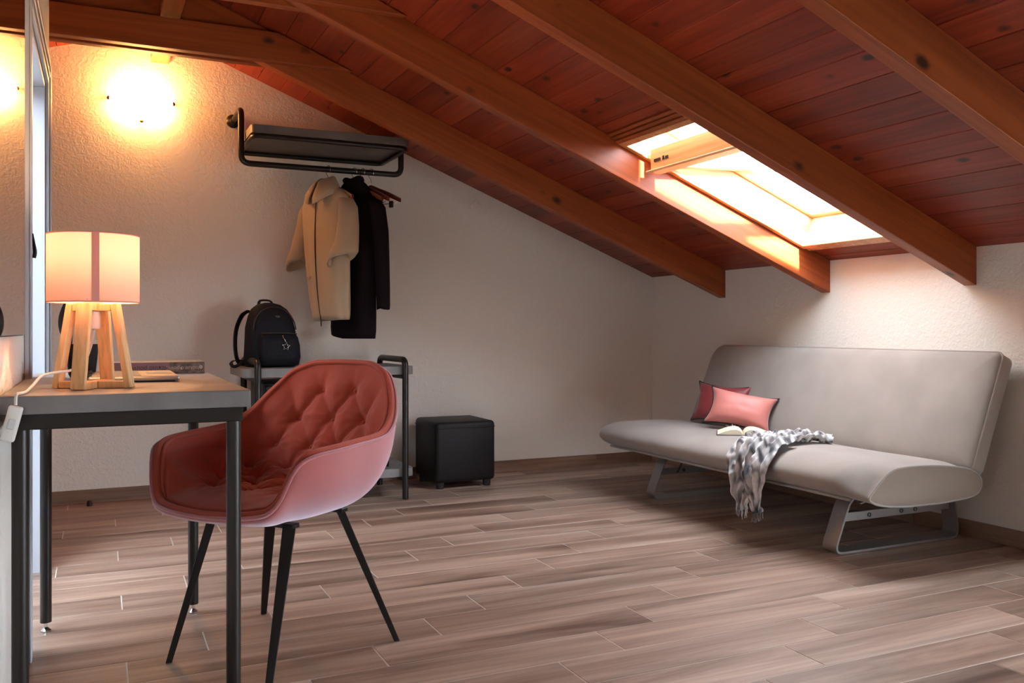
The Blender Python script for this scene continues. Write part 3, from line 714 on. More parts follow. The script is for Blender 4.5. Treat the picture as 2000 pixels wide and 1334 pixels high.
# ------------------------------------------------------------------ POUF
t = thing('pouf', 'black leatherette cube pouf on four stub feet', 'pouf', (1.838, 4.70, 0))
bm = B(); box(bm, -.178, .178, -.178, .178, .036, .368, .022, 4)
for v in bm.verts:
    if v.co.z > .3: v.co.z += .008*max(0, 1-(v.co.x/.178)**2)*max(0, 1-(v.co.y/.178)**2)
fin('cushion', bm, M_leather, t, True, 60)
bm = B(); tube(bm, [(p[0], p[1], .335) for p in rrect(-.1795, .1795, -.1795, .1795, .022)], .0022, 6, closed=True); fin('seam', bm, M_leather, t, True)
for sx in (-.14, .14):
    for sy in (-.14, .14):
        bm = B(); lathe(bm, [(.020,.001),(.024,.035),(.024,.036)], 16, (sx, sy, 0)); fin('foot', bm, M_pip, t, True, 40)

# ------------------------------------------------------------------ DESK
DX0, DX1, DYA, DYB, DT = XL+.004, .293, 1.945, 2.955, .75
t = thing('desk', 'narrow desk with grey stone-look top and dark tube legs under the mirror', 'desk', ((DX0+DX1)/2, (DYA+DYB)/2, 0))
ox, oy, oz = t.location
bm = B(); box(bm, DX0-ox, DX1-ox, DYA-oy, DYB-oy, DT-.036, DT, .0015); fin('desktop', bm, M_concrete, t)
bm = B(); f0, f1, g0, g1 = DX0+.012-ox, DX1-.013-ox, DYA+.02-oy, DYB-.03-oy
box(bm, f0, f1, g0, g0+.03, DT-.068, DT-.0365, .002); box(bm, f0, f1, g1-.03, g1, DT-.068, DT-.0365, .002)
box(bm, f0, f0+.03, g0+.03, g1-.03, DT-.068, DT-.0365, .002); box(bm, f1-.03, f1, g0+.03, g1-.03, DT-.068, DT-.0365, .002)
fin('frame', bm, M_brown_metal, t)
for lx in (-.142, .263):
    for ly in (1.985, 2.895):
        bm = B(); tube(bm, [(lx-ox, ly-oy, .028), (lx-ox, ly-oy, DT-.068)], .0155, 16); lg = fin('leg', bm, M_brown_metal, t, True, 40)
        bm = B(); lathe(bm, [(.014,.0008),(.0145,.005),(.008,.011),(.005,.014),(.005,.028)], 14, (lx-ox, ly-oy, 0)); fin('levelling_foot', bm, M_chrome, lg, True, 40)

# ------------------------------------------------------------------ TABLE LAMP
LX, LY = -.012, 2.15
t = thing('table_lamp', 'lit table lamp with salmon drum shade on a crossed pine base', 'lamp', (LX, LY, DT))
base = bpy.data.objects.new('base', None); link(base, t); base.rotation_euler = (0, 0, rad(-22))
def plank_between(bm, p, q, w_dir, hw, hn):
    p, q = Vector(p), Vector(q); ax = (q-p).normalized(); wv = Vector(w_dir).normalized(); nv = ax.cross(wv).normalized()
    pts = []
    for c in (p, q):
        pts += [c - wv*hw - nv*hn, c + wv*hw - nv*hn, c + wv*hw + nv*hn, c - wv*hw + nv*hn]
    hexa(bm, pts, .0008)
RB, RT, HB = .078, .047, .186
for k_ in range(4):
    a = k_*PI/2; dr = Vector((math.cos(a), math.sin(a), 0)); sd = Vector((-dr.y, dr.x, 0))
    bm = B(); plank_between(bm, dr*RB + Vector((0,0,.001)), dr*RT + Vector((0,0,HB)), sd, .0145, .0065); fin('leg', bm, M_lampwood, base)
    bm = B(); zc = .0085
    p0 = dr*(.0145 if k_ % 2 else .0) ; plank_between(bm, p0 + Vector((0,0,zc)), dr*(RB-.008) + Vector((0,0,zc)), sd, .0135, .0075); fin('foot_bar', bm, M_lampwood, base)
    bm = B(); zc = HB-.008; plank_between(bm, p0 + Vector((0,0,zc)), dr*(RT-.006) + Vector((0,0,zc)), sd, .0135, .0075); fin('top_bar', bm, M_lampwood, base)
bm = B(); lathe(bm, [(.0125,HB-.055),(.0135,HB-.05),(.0135,HB-.017)], 16); fin('socket_lower', bm, M_plastic_w, t, True, 40)
bm = B(); lathe(bm, [(.017,HB+.0005),(.02,HB+.006),(.017,HB+.035),(.015,HB+.036)], 20); fin('socket', bm, M_plastic_w, t, True, 40)
bm = B(); lathe(bm, [(.012,HB+.037),(.02,HB+.055),(.026,HB+.075),(.022,HB+.095),(.008,HB+.104)], 20); fin('bulb', bm, emit('warm_bulb', (1,.70,.36), 12), t, True)
SR, SZ0, SZ1 = .0935, .189, .336
bm = B(); n = 64
loft(bm, [[(SR*math.cos(2*PI*j/n), SR*math.sin(2*PI*j/n), z) for j in range(n)] for z in (SZ0, SZ1)], cap=False)
sh = fin('shade', bm, M_shade, t, True)
bm = B(); a0 = math.atan2(-.985, .04); s_ = .0075/SR
loft(bm, [[((SR+.0012)*math.cos(a0+s_*u), (SR+.0012)*math.sin(a0+s_*u), z) for u in (-1,-.5,0,.5,1)] for z in (SZ0, SZ1)], cap=False, closed=False); fin('seam_band', bm, M_shade2, sh, True)
for z in (SZ0, SZ1):
    bm = B(); tube(bm, [(SR*math.cos(2*PI*j/n), SR*math.sin(2*PI*j/n), z) for j in range(n)], .0016, 6, closed=True); fin('rim', bm, M_shade2, sh, True)
bm = B()
for k_ in range(3):
    a = 2*PI*k_/3+.4; tube(bm, [(.018*math.cos(a), .018*math.sin(a), SZ0+.02), (SR*math.cos(a), SR*math.sin(a), SZ0+.004)], .0012, 6)
fin('spider', bm, M_chrome, t, True)
# cord and inline switch
cord = [(0,0,HB-.056), (-.004,.006,.10), (-.02,.012,.055), (-.045,.012,.040), (-.075,.005,.036), (-.10,-.02,.030), (-.115,-.07,.012), (-.122,-.13,.0042), (-.130,-.18,.004), (-.133,-.205,.0045), (-.134,-.215,-.004), (-.134,-.2165,-.016)]
bm = B(); tube(bm, smooth_path(cord, 8), .0030, 8); fin('cord', bm, M_plastic_w, t, True)
bm = B(); box(bm, -.0125, .0125, -.009, .009, -.034, .034, .004, 3); sw = fin('inline_switch', bm, M_plastic_w, t, True, 50); sw.location = (-.140, -.226, -.05); sw.rotation_euler = (0, rad(14), 0)
bm = B(); box(bm, -.006, .006, -.0125, -.0092, -.010, .010, .0015); fin('rocker', bm, M_print, sw)
pl = bpy.data.lights.new('table_lamp_light', 'POINT'); pl.energy = 9.0; pl.color = (1.0, .69, .40); pl.shadow_soft_size = .022
po = bpy.data.objects.new('table_lamp_light', pl); link(po, t); po.location = (0, 0, HB+.118)

# ------------------------------------------------------------------ THINGS ON THE DESK
t = thing('laptop', 'slim silver laptop keyboard base lying on the desk behind the lamp', 'laptop', (.075, 2.48, DT))
bm = B(); box(bm, -.10, .105, -.155, .155, .004, .0155, .004, 2); lb_ = fin('base', bm, M_alu, t)
bm = B(); box(bm, -.09, .095, -.145, .145, .0005, .0038, .001); fin('underside', bm, M_pip, t)
bm = B(); tube(bm, [(-.098,-.12,.0165), (-.098,.12,.0165)], .0055, 8); fin('hinge', bm, M_pip, t, True)
for r in range(5):
    for c in range(11):
        bm = B(); y_ = -.135 + c*.0246; x_ = -.082 + r*.0205; box(bm, x_, x_+.0175, y_, y_+.0215, .0156, .0168, .0004); fin('key', bm, M_key, lb_)
bm = B(); box(bm, .035, .095, -.045, .045, .0156, .0161, .0003); fin('trackpad', bm, M_key, lb_)
t = thing('thick_book', 'thick paperback lying on the desk with mauve and patterned spine', 'book', (.185, 2.80, DT))
bm = B(); box(bm, -.165, .095, -.05, .085, .0015, .0325, .0005); fin('pages', bm, M_paper, t)
for z in (.0005, .0328):
    bm = B(); box(bm, -.166, .096, -.0515, .086, z, z+.0010); fin('cover', bm, M_cover, t)
bm = B(); box(bm, -.166, -.001, -.0535, -.0516, .0005, .0338); sp_ = fin('spine', bm, M_spine, t)
bm = B(); box(bm, -.001, .096, -.0535, -.0516, .0005, .0338); sp2 = fin('spine_panel', bm, M_spine2, t)
def text(parent, body, size, loc, rot, mat, name='printed_title'):
    c = bpy.data.curves.new(name, 'FONT'); c.body = body; c.size = size; c.extrude = .0001; c.align_x = 'CENTER'; c.align_y = 'CENTER'; c.materials.append(mat)
    tmp = bpy.data.objects.new(name, c); me = bpy.data.meshes.new_from_object(tmp); bpy.data.objects.remove(tmp)
    o = bpy.data.objects.new(name, me); o.location = loc; o.rotation_euler = rot; return link(o, parent)
M_inkl = plain('title_ink', (.03,.02,.02), .6); M_inkp = plain('title_pale', (.5,.38,.33), .6)
text(sp_, 'Νέκυια ρουνε', .016, (-.055, -.0537, .017), (rad(90), rad(180), 0), M_inkl)
text(sp2, 'Ιουλία Φραντζ', .013, (.036, -.0537, .017), (rad(90), rad(180), 0), M_inkp)
text(sp2, 'e', .02, (.086, -.0537, .017), (rad(90), rad(180), 0), M_print, 'printed_logo')
# dark pot with one glossy leaf
t = thing('dark_pot', 'small black pot with a glossy black leaf behind the lamp', 'pot', (-.043, 2.62, DT))
bm = B(); lathe(bm, [(.028,.0008),(.033,.01),(.041,.085),(.043,.09),(.039,.09),(.036,.08),(.0,.079)], 28); fin('pot', bm, M_appl, t, True, 50)
bm = B(); rings = []
for i in range(17):
    u = i/16; wv = .002 + .017*math.sin(PI*min(1, u*1.0))**.8*(1-.25*u); z = .078 + .145*u; x_ = -.028 - .012*math.sin(PI*u)
    rings.append([(x_ + wv*math.cos(2*PI*j/12), .35*wv*math.sin(2*PI*j/12), z) for j in range(12)])
loft(bm, rings); fin('leaf', bm, M_glossblack, t, True)

# ------------------------------------------------------------------ ARMCHAIR
CC = Vector((.4355, 2.444, 0)); CF = Vector((-.77, -.63, 0)).normalized(); CR = math.atan2(CF.y, CF.x)
chair = thing('armchair', 'rose velvet tufted armchair with black metal legs at the desk', 'chair', CC, CR)
HT = [(0,.775),(22,.772),(36,.75),(48,.69),(60,.622),(74,.590),(100,.582),(118,.576),(126,.566),(131,.545),(135,.502),(139,.458),(145,.434),(160,.424),(180,.420)]
def plan_r(phi):
    c, s = math.cos(phi), math.sin(phi); n = 3.3; a = .218 if c > 0 else .245; b = .258
    return (abs(c/a)**n + abs(s/b)**n)**(-1/n)
def rim_h(phi): return lerp_tab(HT, abs(math.degrees(phi)))
def bez(P0, P1, P2, P3, t): return ((1-t)**3*P0[0]+3*(1-t)**2*t*P1[0]+3*(1-t)*t*t*P2[0]+t**3*P3[0], (1-t)**3*P0[1]+3*(1-t)**2*t*P1[1]+3*(1-t)*t*t*P2[1]+t**3*P3[1])
def lean(phi, z): return -.075*max(0, (z-.46)/.32)**1.2*max(0, math.cos(phi))**.6
def inner_pt(phi, v):
    r = plan_r(phi); h = rim_h(phi); ri = r*(1 + .03*max(0,math.cos(phi)))
    q = bez((0,.462), (.62*r,.458), (.93*r,.436+.10*(h-.436)), (ri,h), v)
    return Vector((-q[0]*math.cos(phi)+lean(phi, q[1]), q[0]*math.sin(phi), q[1]))
def outer_pt(phi, v):
    r = plan_r(phi); h = rim_h(phi); ro = r*(1 + .03*max(0,math.cos(phi))) + .028
    q = bez((ro,h-.004), (ro+.012,.40+.55*(h-.4)), (r*1.0,.386), (.35*r,.384), v)
    return Vector((-q[0]*math.cos(phi)+lean(phi, q[1]), q[0]*math.sin(phi), q[1]))
def v_at(phi, z):
    lo, hi = .35, 1.0
    for _ in range(30):
        m_ = (lo+hi)/2
        if inner_pt(phi, m_).z < z: lo = m_
        else: hi = m_
    return (lo+hi)/2
NP, NV = 220, 84
grid = np.array([[inner_pt(-PI + 2*PI*i/NP, (j/NV)**.9 if j else 0.0) for j in range(NV+1)] for i in range(NP)])
rowsb = [(.700, (-15, 15)), (.618, (-30, 0, 30)), (.542, (-44, -15, 15, 44)), (.485, (-62, -30, 0, 30, 62))]
bt = [[(rad(a), v_at(rad(a), z)) for a in aa] for z, aa in rowsb]
lines, btn = [], [p for r in bt for p in r]
for r0, r1 in zip(bt, bt[1:]):
    for p in r0:
        for q in r1:
            if abs(p[0]-q[0]) < rad(22): lines.append((p, q))
for p in bt[0]:
    for dd in (-9, 3): lines.append((p, (p[0]+rad(dd)*(1 if p[0] > 0 else -1)*-1, .985)))
for s_ in (-1, 1):
    lines.append(((s_*rad(30), bt[1][2][1]), (s_*rad(40), .97))); lines.append(((s_*rad(44), bt[2][3][1]), (s_*rad(56), .97))); lines.append(((s_*rad(62), bt[3][4][1]), (s_*rad(80), .95)))
seat_b = [(-.075,0),(-.075,.13),(-.075,-.13),(.01,.065),(.01,-.065),(.095,0),(.095,.13),(.095,-.13),(.01,.185),(.01,-.185)]
def samp(p, q, n=14): return [inner_pt(p[0]+(q[0]-p[0])*k_/n, p[1]+(q[1]-p[1])*k_/n) for k_ in range(n+1)]
Gp = grid.reshape(-1, 3)
def seat_z(x_, y_):
    i_ = np.argmin((Gp[:,0]-x_)**2 + (Gp[:,1]-y_)**2 + (Gp[:,2] > .5)*1); return Gp[i_,2]
P_pleat = [np.array(s) for l_ in lines for s in samp(*l_)]
sp3 = [np.array((a, b, seat_z(a, b))) for a, b in seat_b]
for i in range(len(sp3)):
    for j in range(i):
        dd = np.linalg.norm(sp3[i]-sp3[j])
        if dd < .115:
            for k_ in range(15): P_pleat.append(sp3[i] + (sp3[j]-sp3[i])*k_/14)
P_btn = [np.array(inner_pt(*p)) for p in btn] + sp3
P_pleat = np.array(P_pleat); P_btn = np.array(P_btn)
def mind(A, Bp): 
    return np.sqrt(((A[:,None,:]-Bp[None,:,:])**2).sum(2)).min(1)
dp = np.concatenate([mind(ch, P_pleat) for ch in np.array_split(Gp, 40)]); db = np.concatenate([mind(ch, P_btn) for ch in np.array_split(Gp, 40)])
du = np.roll(grid, -1, 0) - np.roll(grid, 1, 0); dv = np.gradient(grid, axis=1)
N_ = np.cross(du, dv); N_ /= np.linalg.norm(N_, axis=2, keepdims=True) + 1e-9
cen = np.array([0, 0, .75]); sgn = np.sign(((cen - grid) * N_).sum(2, keepdims=True)); sgn[sgn == 0] = 1
N_ *= sgn
N_[:, 0] = (0, 0, 1)
dp = dp.reshape(NP, NV+1); db = db.reshape(NP, NV+1)
vv = np.array([(j/NV)**.9 for j in range(NV+1)])
edge = np.clip((1-vv)/.10, 0, 1)[None, :]
puff = .015*(1-np.exp(-(dp/.036)**2))
disp = (puff - .006*np.exp(-(dp/.007)**2) - .015*np.exp(-(db/.018)**2)) * edge
wr = np.array([[mnoise.noise(Vector(grid[i, j])*26) for j in range(NV+1)] for i in range(NP)])*.0022*edge
ib = np.concatenate([((ch[:,None,:]-P_btn[None,:,:])**2).sum(2).argmin(1) for ch in np.array_split(Gp, 40)])
dv_ = Gp - P_btn[ib]; rr2 = np.hypot(P_btn[ib][:,0], P_btn[ib][:,1]) + 1e-6
tang = (-P_btn[ib][:,1]*dv_[:,0] + P_btn[ib][:,0]*dv_[:,1])/rr2
radl = (P_btn[ib][:,0]*dv_[:,0] + P_btn[ib][:,1]*dv_[:,1])/rr2
ang_ = np.arctan2(np.where(P_btn[ib][:,2] > .47, dv_[:,2], radl), tang).reshape(NP, NV+1)
fan = .0030*np.cos(11*ang_ + ib.reshape(NP, NV+1)*1.7)*np.exp(-(db/.05)**2)*(1-np.exp(-(db/.014)**2))*edge
grid2 = grid + N_*(disp + wr + fan)[:, :, None]
def tub(bm, fn_rows):
    n_i, n_j = len(fn_rows), len(fn_rows[0])
    c = bm.verts.new(fn_rows[0][0]); V = [[None]+[bm.verts.new(fn_rows[i][j]) for j in range(1, n_j)] for i in range(n_i)]
    for i in range(n_i):
        k_ = (i+1) % n_i; bm.faces.new((c, V[i][1], V[k_][1]))
        for j in range(1, n_j-1): bm.faces.new((V[i][j], V[i][j+1], V[k_][j+1], V[k_][j]))
bm = B(); tub(bm, grid2.tolist()); fin('tufted_inner_shell', bm, M_velvet_lamplit, chair, True)
orow = [[outer_pt(-PI+2*PI*i/160, 1-j/40) for j in range(41)] for i in range(160)]
bm = B(); tub(bm, [[(0,0,.384)] + r for r in orow]); fin('outer_shell', bm, M_velvet_daylit, chair, True)
# rolled rim joining both shells, with piping on the two seams
def rim_pt(phi, k_, n=8):
    a = inner_pt(phi, 1.0); b = outer_pt(phi, 0.0); m_ = (a+b)/2; up = Vector((0,0,.016))
    t_ = k_/n; return a*(1-t_) + b*t_ + up*math.sin(PI*t_)
bm = B(); rr_ = [[rim_pt(-PI+2*PI*i/160, k_) for k_ in range(9)] for i in range(160)]
V = [[bm.verts.new(p) for p in r] for r in rr_]
for i in range(160):
    for k_ in range(8): bm.faces.new((V[i][k_], V[i][k_+1], V[(i+1) % 160][k_+1], V[(i+1) % 160][k_]))
fin('rim_welt', bm, M_velvet_lamplit, chair, True)
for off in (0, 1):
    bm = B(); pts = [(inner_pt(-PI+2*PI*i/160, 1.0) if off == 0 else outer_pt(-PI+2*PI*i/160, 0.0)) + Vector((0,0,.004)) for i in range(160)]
    tube(bm, pts, .0048, 8, closed=True); fin('piping', bm, M_velvet_daylit if off else M_velvet_lamplit, chair, True)
for s_ in (-1, 1):                       # side seam down the outer shell
    bm = B(); tube(bm, [outer_pt(s_*rad(52), t_/20)*1.002 for t_ in range(1, 17)], .003, 6); fin('seam', bm, M_velvet_daylit, chair, True)
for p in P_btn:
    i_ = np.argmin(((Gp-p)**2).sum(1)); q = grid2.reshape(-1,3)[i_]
    bm = B(); bmesh.ops.create_uvsphere(bm, u_segments=10, v_segments=6, radius=.0065); o = fin('button', bm, M_velvet_lamplit, chair, True); o.location = q
inv = Matrix.Rotation(-CR, 4, 'Z') @ Matrix.Translation(-CC)
for fw_, tp in (((.165,2.485), (.10,-.13)), ((.355,2.115), (.10,.13)), ((.759,2.387), (-.12,.12)), ((.458,2.785), (-.12,-.12))):
    f = inv @ Vector((*fw_, .002)); top = Vector((*tp, .383)); bm = B(); rings = []
    rdir = Vector((f.x, f.y, 0)).normalized(); sd = Vector((-rdir.y, rdir.x, 0))
    for u in (0, 1):
        c = f.lerp(top, u); a_, b_ = (.0085 + .0085*u), (.008+.004*u); 
        rings.append([c + sd*(a_*sx) + rdir*(b_*sy) for sx, sy in ((-1,-1),(1,-1),(1,1),(-1,1))])
    loft(bm, rings); bmesh.ops.bevel(bm, geom=list(bm.edges), offset=.0015, segments=1, affect='EDGES'); fin('leg', bm, M_black, chair)
bm = B(); box(bm, -.15, .14, -.012, .012, .372, .3838, .002); box(bm, -.135, -.105, -.14, .14, .372, .3838, .002); box(bm, .085, .115, -.15, .15, .372, .3838, .002); fin('underframe', bm, M_black, chair)

# ------------------------------------------------------------------ FUTON
FY0, FY1 = 2.33, 4.16; FM = (FY0+FY1)/2
fut = thing('futon', 'greige suede sofa bed on grey steel sled legs by the knee wall', 'sofa', (2.95, FM, 0))
def fx(x): return x - 2.95
main = [(2.70,.226),(2.60,.234),(2.535,.25),(2.485,.275),(2.462,.306),(2.475,.335),(2.515,.357),(2.58,.371),(2.68,.376),(2.82,.374),(2.95,.366),(3.05,.352),(3.115,.325),(3.135,.29),(3.12,.252),(3.06,.232),(2.9,.224),(2.8,.224)]
endp = [(2.70,.224),(2.62,.230),(2.56,.240),(2.525,.254),(2.515,.268),(2.535,.290),(2.575,.325),(2.615,.352),(2.67,.366),(2.80,.366),(2.93,.356),(3.03,.340),(3.09,.315),(3.11,.285),(3.10,.252),(3.05,.232),(2.9,.222),(2.8,.222)]
def cr_closed(P, n=4):
    out = []; N = len(P)
    for i in range(N):
        p0, p1, p2, p3 = [Vector((*P[(i+k_-1) % N], 0)) for k_ in range(4)]
        for k_ in range(n):
            t_ = k_/n; q = .5*((2*p1)+(p2-p0)*t_+(2*p0-5*p1+4*p2-p3)*t_*t_+(3*p1-p0-3*p2+p3)*t_**3); out.append((q.x, q.y))
    return out
farp = [(2.82+(a-2.82)*.93, .30+(b-.30)*.86) for a, b in main]
mainc, endc, farc = cr_closed(main), cr_closed(endp), cr_closed(farp)
bm = B(); rings = []
NS = 150
for i in range(NS+1):
    y = FY0 + (FY1-FY0)*i/NS; e = min(y-FY0, FY1-y); wgt = min(1, e/.13); wgt = wgt*wgt*(3-2*wgt)
    ring = []
    wgt = wgt if y < FM else min(1, math.sqrt(max(0, 1-(1-min(1, e/.05))**2)))
    for (a, b) in zip(endc if y < FM else farc, mainc):
        x_ = a[0]*(1-wgt)+b[0]*wgt; z_ = a[1]*(1-wgt)+b[1]*wgt
        z_ += .0035*mnoise.noise(Vector((x_*5, y*4, z_*5)))*wgt
        x_ += .003*mnoise.noise(Vector((y*9, z_*6, 3)))
        ring.append((fx(x_), y-FM, z_))
    rings.append(ring)
loft(bm, rings, cap=False); fin('seat_pad', bm, M_suede, fut, True)
cen2 = Vector((fx(2.82), 0, .29))
for ye, s_ in ((FY0, -1), (FY1, 1)):
    bm = B(); rings = []
    for u, bl in ((1, 0), (.85, .008), (.6, .015), (.3, .018), (.02, .019)):
        rings.append([(cen2.x+(fx(a[0])-cen2.x)*u, ye-FM + s_*bl, cen2.z+(a[1]-cen2.z)*u) for a in (endc if s_ < 0 else farc)])
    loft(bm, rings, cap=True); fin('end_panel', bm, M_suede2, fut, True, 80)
    bm = B(); tube(bm, [(fx(a[0]), ye-FM, a[1]+.001) for a in (endc if s_ < 0 else farc)], .0045, 8, closed=True); fin('piping', bm, M_suede, fut, True)
bm = B(); tube(bm, [(fx(2.527), y-FM, .2455) for y in np.linspace(FY0+.10, FY1-.04, 30)], .0065, 8); fin('piping', bm, M_suede, fut, True)
# back cushion
bl_, bh, bt_ = FY1-FY0-.02, .50, .105
bm = B(); pts = []
for (cx, cy, a0, r_) in ((bl_/2-.095, bh-.095, 0, .095), (-bl_/2+.03, bh-.03, 90, .03), (-bl_/2+.03, .03, 180, .03), (bl_/2-.05, .05, 270, .05)):
    pts += [(cx+r_*math.cos(rad(a0+90*k_/10)), cy+r_*math.sin(rad(a0+90*k_/10))) for k_ in range(11)]
def back_pt(v, u, w_):                 # v along y, u up the back, w_ out of the front
    base_ = Vector((3.045, 0, .335)); upv = Vector((.19, 0, .465)).normalized(); nv = Vector((-upv.z, 0, upv.x))
    p = base_ + upv*u + nv*w_; return (fx(p.x), v, p.z)
fr, gr = [], []
cx, cy = 0, bh/2
lay = []
for (sc_, w_) in ((.0, .0), (.35, .0), (.7, -.001), (.90, -.003), (.97, -.008), (.995, -.017), (1.0, -.03), (1.0, -.085), (.985, -.098), (.94, -.105), (0.0, -.107)):
    lay.append([back_pt(cx+(p[0]-cx)*(1-(1-sc_)*(1 if sc_ < .5 else .55)) if sc_ < .9 else cx+p[0]-(1-sc_)*p[0]*.35, cy+(p[1]-cy)*sc_, w_) for p in pts])
lay = []
for (ins, w_) in ((.24, .004), (.16, .003), (.09, .001), (.05, -.002), (.02, -.009), (.006, -.018), (0, -.03), (0, -.085), (.006, -.096), (.02, -.104), (.2, -.107)):
    lay.append([back_pt(p[0] - math.copysign(min(ins, abs(p[0])), p[0]), (min(max(p[1], ins), bh-ins)), w_) for p in pts])
loft(bm, lay); bc = fin('back_cushion', bm, M_suede, fut, True, 50)
bm = B(); tube(bm, [back_pt(p[0], p[1], -.028) for p in pts], .0045, 8, closed=True); fin('piping', bm, M_suede, bc, True)
# sled legs
for yl, s_ in ((2.60, 0), (3.84, 1)):
    path = fillet([(fx(2.585), 0, .005), (fx(3.285), 0, .005), (fx(3.255), 0, .219), (fx(2.675), 0, .219)], .045, 6, closed=True)
    bm = B(); n = len(path); rin = []
    for i, p in enumerate(path):
        tg = (path[(i+1) % n]-path[i-1]).normalized(); nn = Vector((-tg.z, 0, tg.x))*.0042
        rin.append([p + nn + Vector((0, yl-.036-FM, 0)), p + nn + Vector((0, yl+.036-FM, 0)), p - nn + Vector((0, yl+.036-FM, 0)), p - nn + Vector((0, yl-.036-FM, 0))])
    loft(bm, rin, wrap=True); sl = fin('sled_leg', bm, M_silver, fut, True, 40)
    bm = B(); box(bm, fx(2.64), fx(3.27), yl-.005-FM, yl+.003-FM, .118, .152, .001); bar = fin('side_bar', bm, M_silver, fut)
    for xx in (2.80, 2.98, 3.06):
        bm = B(); lathe(bm, [(.009,0),(.009,.004),(.006,.006),(0,.006)], 12); bmesh.ops.rotate(bm, verts=bm.verts, cent=(0,0,0), matrix=Matrix.Rotation(rad(90), 3, 'X')); o = fin('bolt', bm, M_darksteel, fut, True, 40); o.location = (fx(xx), yl-.005-FM, .135)
for xx, zz, y0_, y1_ in ((2.74, .200, 2.60, 3.84), (3.10, .170, 2.60, 3.84), (2.86, .19, 2.66, 3.78)):
    bm = B(); tube(bm, [(fx(xx), y0_-FM, zz), (fx(xx), y1_-FM, zz)], .011, 10); fin('cross_tube', bm, M_darksteel, fut, True)
for yl in (2.66, 3.78):
    bm = B(); tube(bm, [(fx(2.72), yl-FM, .135), (fx(2.76), yl-FM, .20), (fx(2.95), yl-FM, .21)], .006, 8); fin('hinge_link', bm, M_darksteel, fut, True)
    bm = B(); tube(bm, [(fx(2.82), yl-FM, .165), (fx(3.05), yl-FM, .215)], .005, 8); fin('gas_strut', bm, M_chrome, fut, True)

# ------------------------------------------------------------------ CUSHIONS
def cushion(label, loc, rot, W, H, T, mat):
    t = bpy.data.objects.new('throw_cushion', None); link(t); t.location = loc; t.rotation_euler = rot; tag(t, label, 'cushion', 'cushions on the sofa bed')
    n = 30; bm = B()
    def out(u, v):
        px = 1 - .17*(1-v*v)**.9*abs(u)**3; pz = 1 - .22*(1-u*u)**.9*abs(v)**3
        return W/2*u*px, H/2*v*pz
    def pt(u, v, s_):
        x_, z_ = out(u, v); th = T/2*((1-abs(u)**2.6)*(1-abs(v)**2.6))**.55
        th += .004*mnoise.noise(Vector((u*3, v*3, s_)))*(1-max(abs(u), abs(v))) + .006*math.sin(9*(u*v))*max(0, abs(u*v)-.3)*(1-max(abs(u),abs(v)))*6
        return (x_, s_*th, z_)
    for s_ in (-1, 1):
        V = [[bm.verts.new(pt(-1+2*i/n, -1+2*j/n, s_)) for j in range(n+1)] for i in range(n+1)]
        for i in range(n):
            for j in range(n): bm.faces.new((V[i][j], V[i+1][j], V[i+1][j+1], V[i][j+1]))
    bmesh.ops.remove_doubles(bm, verts=bm.verts, dist=.0004); fin('cover', bm, mat, t, True)
    per = [(-1+2*i/n, -1) for i in range(n)] + [(1, -1+2*i/n) for i in range(n)] + [(1-2*i/n, 1) for i in range(n)] + [(-1, 1-2*i/n) for i in range(n)]
    bm = B(); tube(bm, [(*[(o_[0]) for o_ in [out(*p)]], 0, out(*p)[1]) for p in per], .0042, 6, closed=True); fin('piping', bm, M_pip, t, True)
    return t
cushion('crimson satin cushion with black piping tucked behind the coral one', (3.05, 3.83, .478), (rad(-20), rad(3), rad(-66)), .33, .225, .11, M_crimson)
cushion('coral pink satin cushion with black piping leaning at the front', (2.955, 3.565, .466), (rad(-26), rad(10), rad(-48)), .345, .205, .145, M_coral)

# ------------------------------------------------------------------ OPEN BOOK
t = thing('open_book', 'open book with cream pages lying on the sofa bed seat', 'book', (2.80, 3.36, .3785), rad(-38))
for s_, nm in ((-1, 'left'), (1, 'right')):
    bm = B(); rings = []
    for i in range(13):
        u = i/12; x_ = s_*(.001 + .118*u); zt_ = .0035 + .024*math.sin(PI*min(1, u*.5+.5))**1 * (1-math.exp(-u*9)) + .004*math.sin(PI*u)
        rings.append([(x_, -.085, .0022), (x_, .085, .0022), (x_, .085, max(.004, zt_)), (x_, -.085, max(.004, zt_))])
    loft(bm, rings); fin('page_block', bm, M_paper, t, True, 40)
bm = B(); box(bm, -.124, .124, -.089, .089, .0, .002); fin('cover', bm, M_cover, t)

# ------------------------------------------------------------------ SCARF
def scarf_mat():
    m, nt, p = mat_new('spotted_scarf'); p.inputs['Roughness'].default_value = .85; p.inputs['Sheen Weight'].default_value = .3
    tc = nt.nodes.new('ShaderNodeTexCoord'); mp = nt.nodes.new('ShaderNodeMapping'); mp.inputs['Scale'].default_value = (34, 34, 22); L(nt, tc.outputs['Object'], mp.inputs[0])
    v = nt.nodes.new('ShaderNodeTexVoronoi'); v.feature = 'SMOOTH_F1'; v.inputs['Scale'].default_value = 1; L(nt, mp.outputs[0], v.inputs['Vector'])
    r = nt.nodes.new('ShaderNodeValToRGB'); r.color_ramp.elements[0].position = .32; r.color_ramp.elements[0].color = (.66,.62,.60,1); r.color_ramp.elements[1].position = .62; r.color_ramp.elements[1].color = (.06,.055,.065,1)
    L(nt, v.outputs['Distance'], r.inputs[0]); L(nt, r.outputs[0], p.inputs['Base Color']); return m
M_scarf = scarf_mat()
t = thing('scarf', 'grey and white spotted scarf draped over the sofa bed front edge', 'scarf', (2.50, 2.90, .12))
ox, oy, oz = t.location
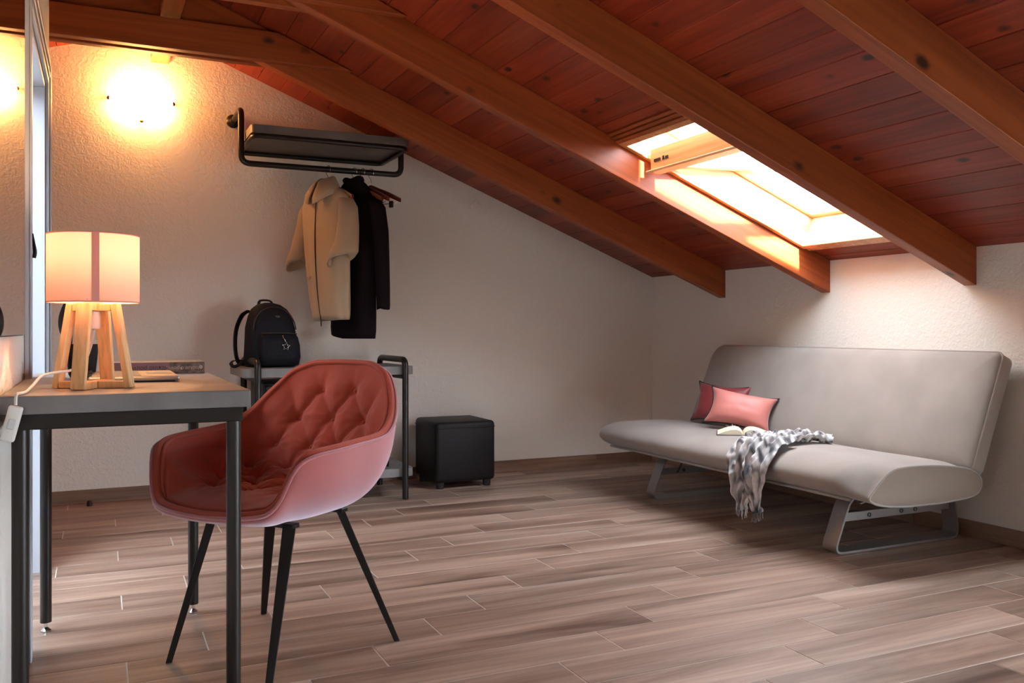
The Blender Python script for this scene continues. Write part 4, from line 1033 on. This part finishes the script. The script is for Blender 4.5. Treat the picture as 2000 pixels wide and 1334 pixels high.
def ribbon(nm, path, widths, pleats, amp, seed, lift=0.0, parent=t):
    P = smooth_path(path, 12); n = len(P); NSx = 46; bm = B(); rows_ = []
    for i, p in enumerate(P):
        u = i/(n-1); tg = (P[min(i+1,n-1)]-P[max(i-1,0)]).normalized(); side = Vector((-.25, 1, 0)); side = (side - tg*side.dot(tg)).normalized(); nr = tg.cross(side).normalized()
        if nr.z < 0 and abs(tg.z) < .8: nr = -nr
        if abs(tg.z) >= .8 and nr.x > 0: nr = -nr
        wdt = lerp_tab(widths, u); row = []
        for j in range(NSx+1):
            s_ = -1 + 2*j/NSx
            f = amp*(.5+.5*math.sin(pleats*s_*PI + seed + 1.3*math.sin(5*u+seed)) + .8*mnoise.noise(Vector((s_*4+seed, u*9, seed))) + .35*mnoise.noise(Vector((s_*11, u*22, seed))))*(1-.4*abs(s_))
            q = p + side*(s_*wdt/2 + .006*mnoise.noise(Vector((u*9, s_*4, seed+5)))) + nr*(f + lift)
            row.append((q.x-ox, q.y-oy, q.z-oz))
        rows_.append(row)
    loft(bm, rows_, cap=False, closed=False); o = fin(nm, bm, M_scarf, parent, True); s2 = o.modifiers.new('thick', 'SOLIDIFY'); s2.thickness = .0018; return rows_
e1 = ribbon('drape', [(2.74,3.06,.386),(2.68,3.00,.394),(2.60,2.95,.398),(2.53,2.93,.392),(2.48,2.92,.372),(2.438,2.915,.325),(2.432,2.915,.27),(2.44,2.93,.20),(2.45,2.935,.13)], [(0,.10),(.3,.15),(.5,.19),(.7,.16),(.85,.11),(1,.05)], 4.0, .036, 1.0)
e2 = ribbon('drape', [(2.66,2.93,.402),(2.56,2.88,.405),(2.48,2.845,.388),(2.425,2.83,.325),(2.418,2.825,.26),(2.43,2.83,.19),(2.437,2.825,.135)], [(0,.12),(.4,.13),(.65,.10),(.8,.07),(1,.035)], 3.0, .034, 3.1)
e3 = ribbon('fold', [(2.98,2.98,.366),(2.93,3.01,.380),(2.86,3.02,.392),(2.78,3.01,.396),(2.70,2.98,.396),(2.62,2.93,.396)], [(0,.07),(.35,.13),(.7,.14),(1,.08)], 3.5, .038, 5.0)
e4 = ribbon('fold', [(2.88,3.53,.374),(2.92,3.58,.379),(2.95,3.62,.374)], [(0,.04),(.5,.07),(1,.04)], 2.0, .022, 7.0)
e5 = ribbon('fold', [(2.86,3.08,.378),(2.80,3.12,.384),(2.74,3.17,.384),(2.70,3.22,.378)], [(0,.05),(.5,.09),(1,.04)], 2.5, .026, 9.0)
bm = B()
for rows_ in (e1, e2):
    last = rows_[-1]
    for j in range(0, len(last), 2):
        p = Vector(last[j]); tube(bm, [p, p + Vector((random.uniform(-.004,.004), random.uniform(-.006,.006), -random.uniform(.015,.04)))], .0009, 4)
tag(fin('fringe', bm, M_scarf, t), kind='stuff')
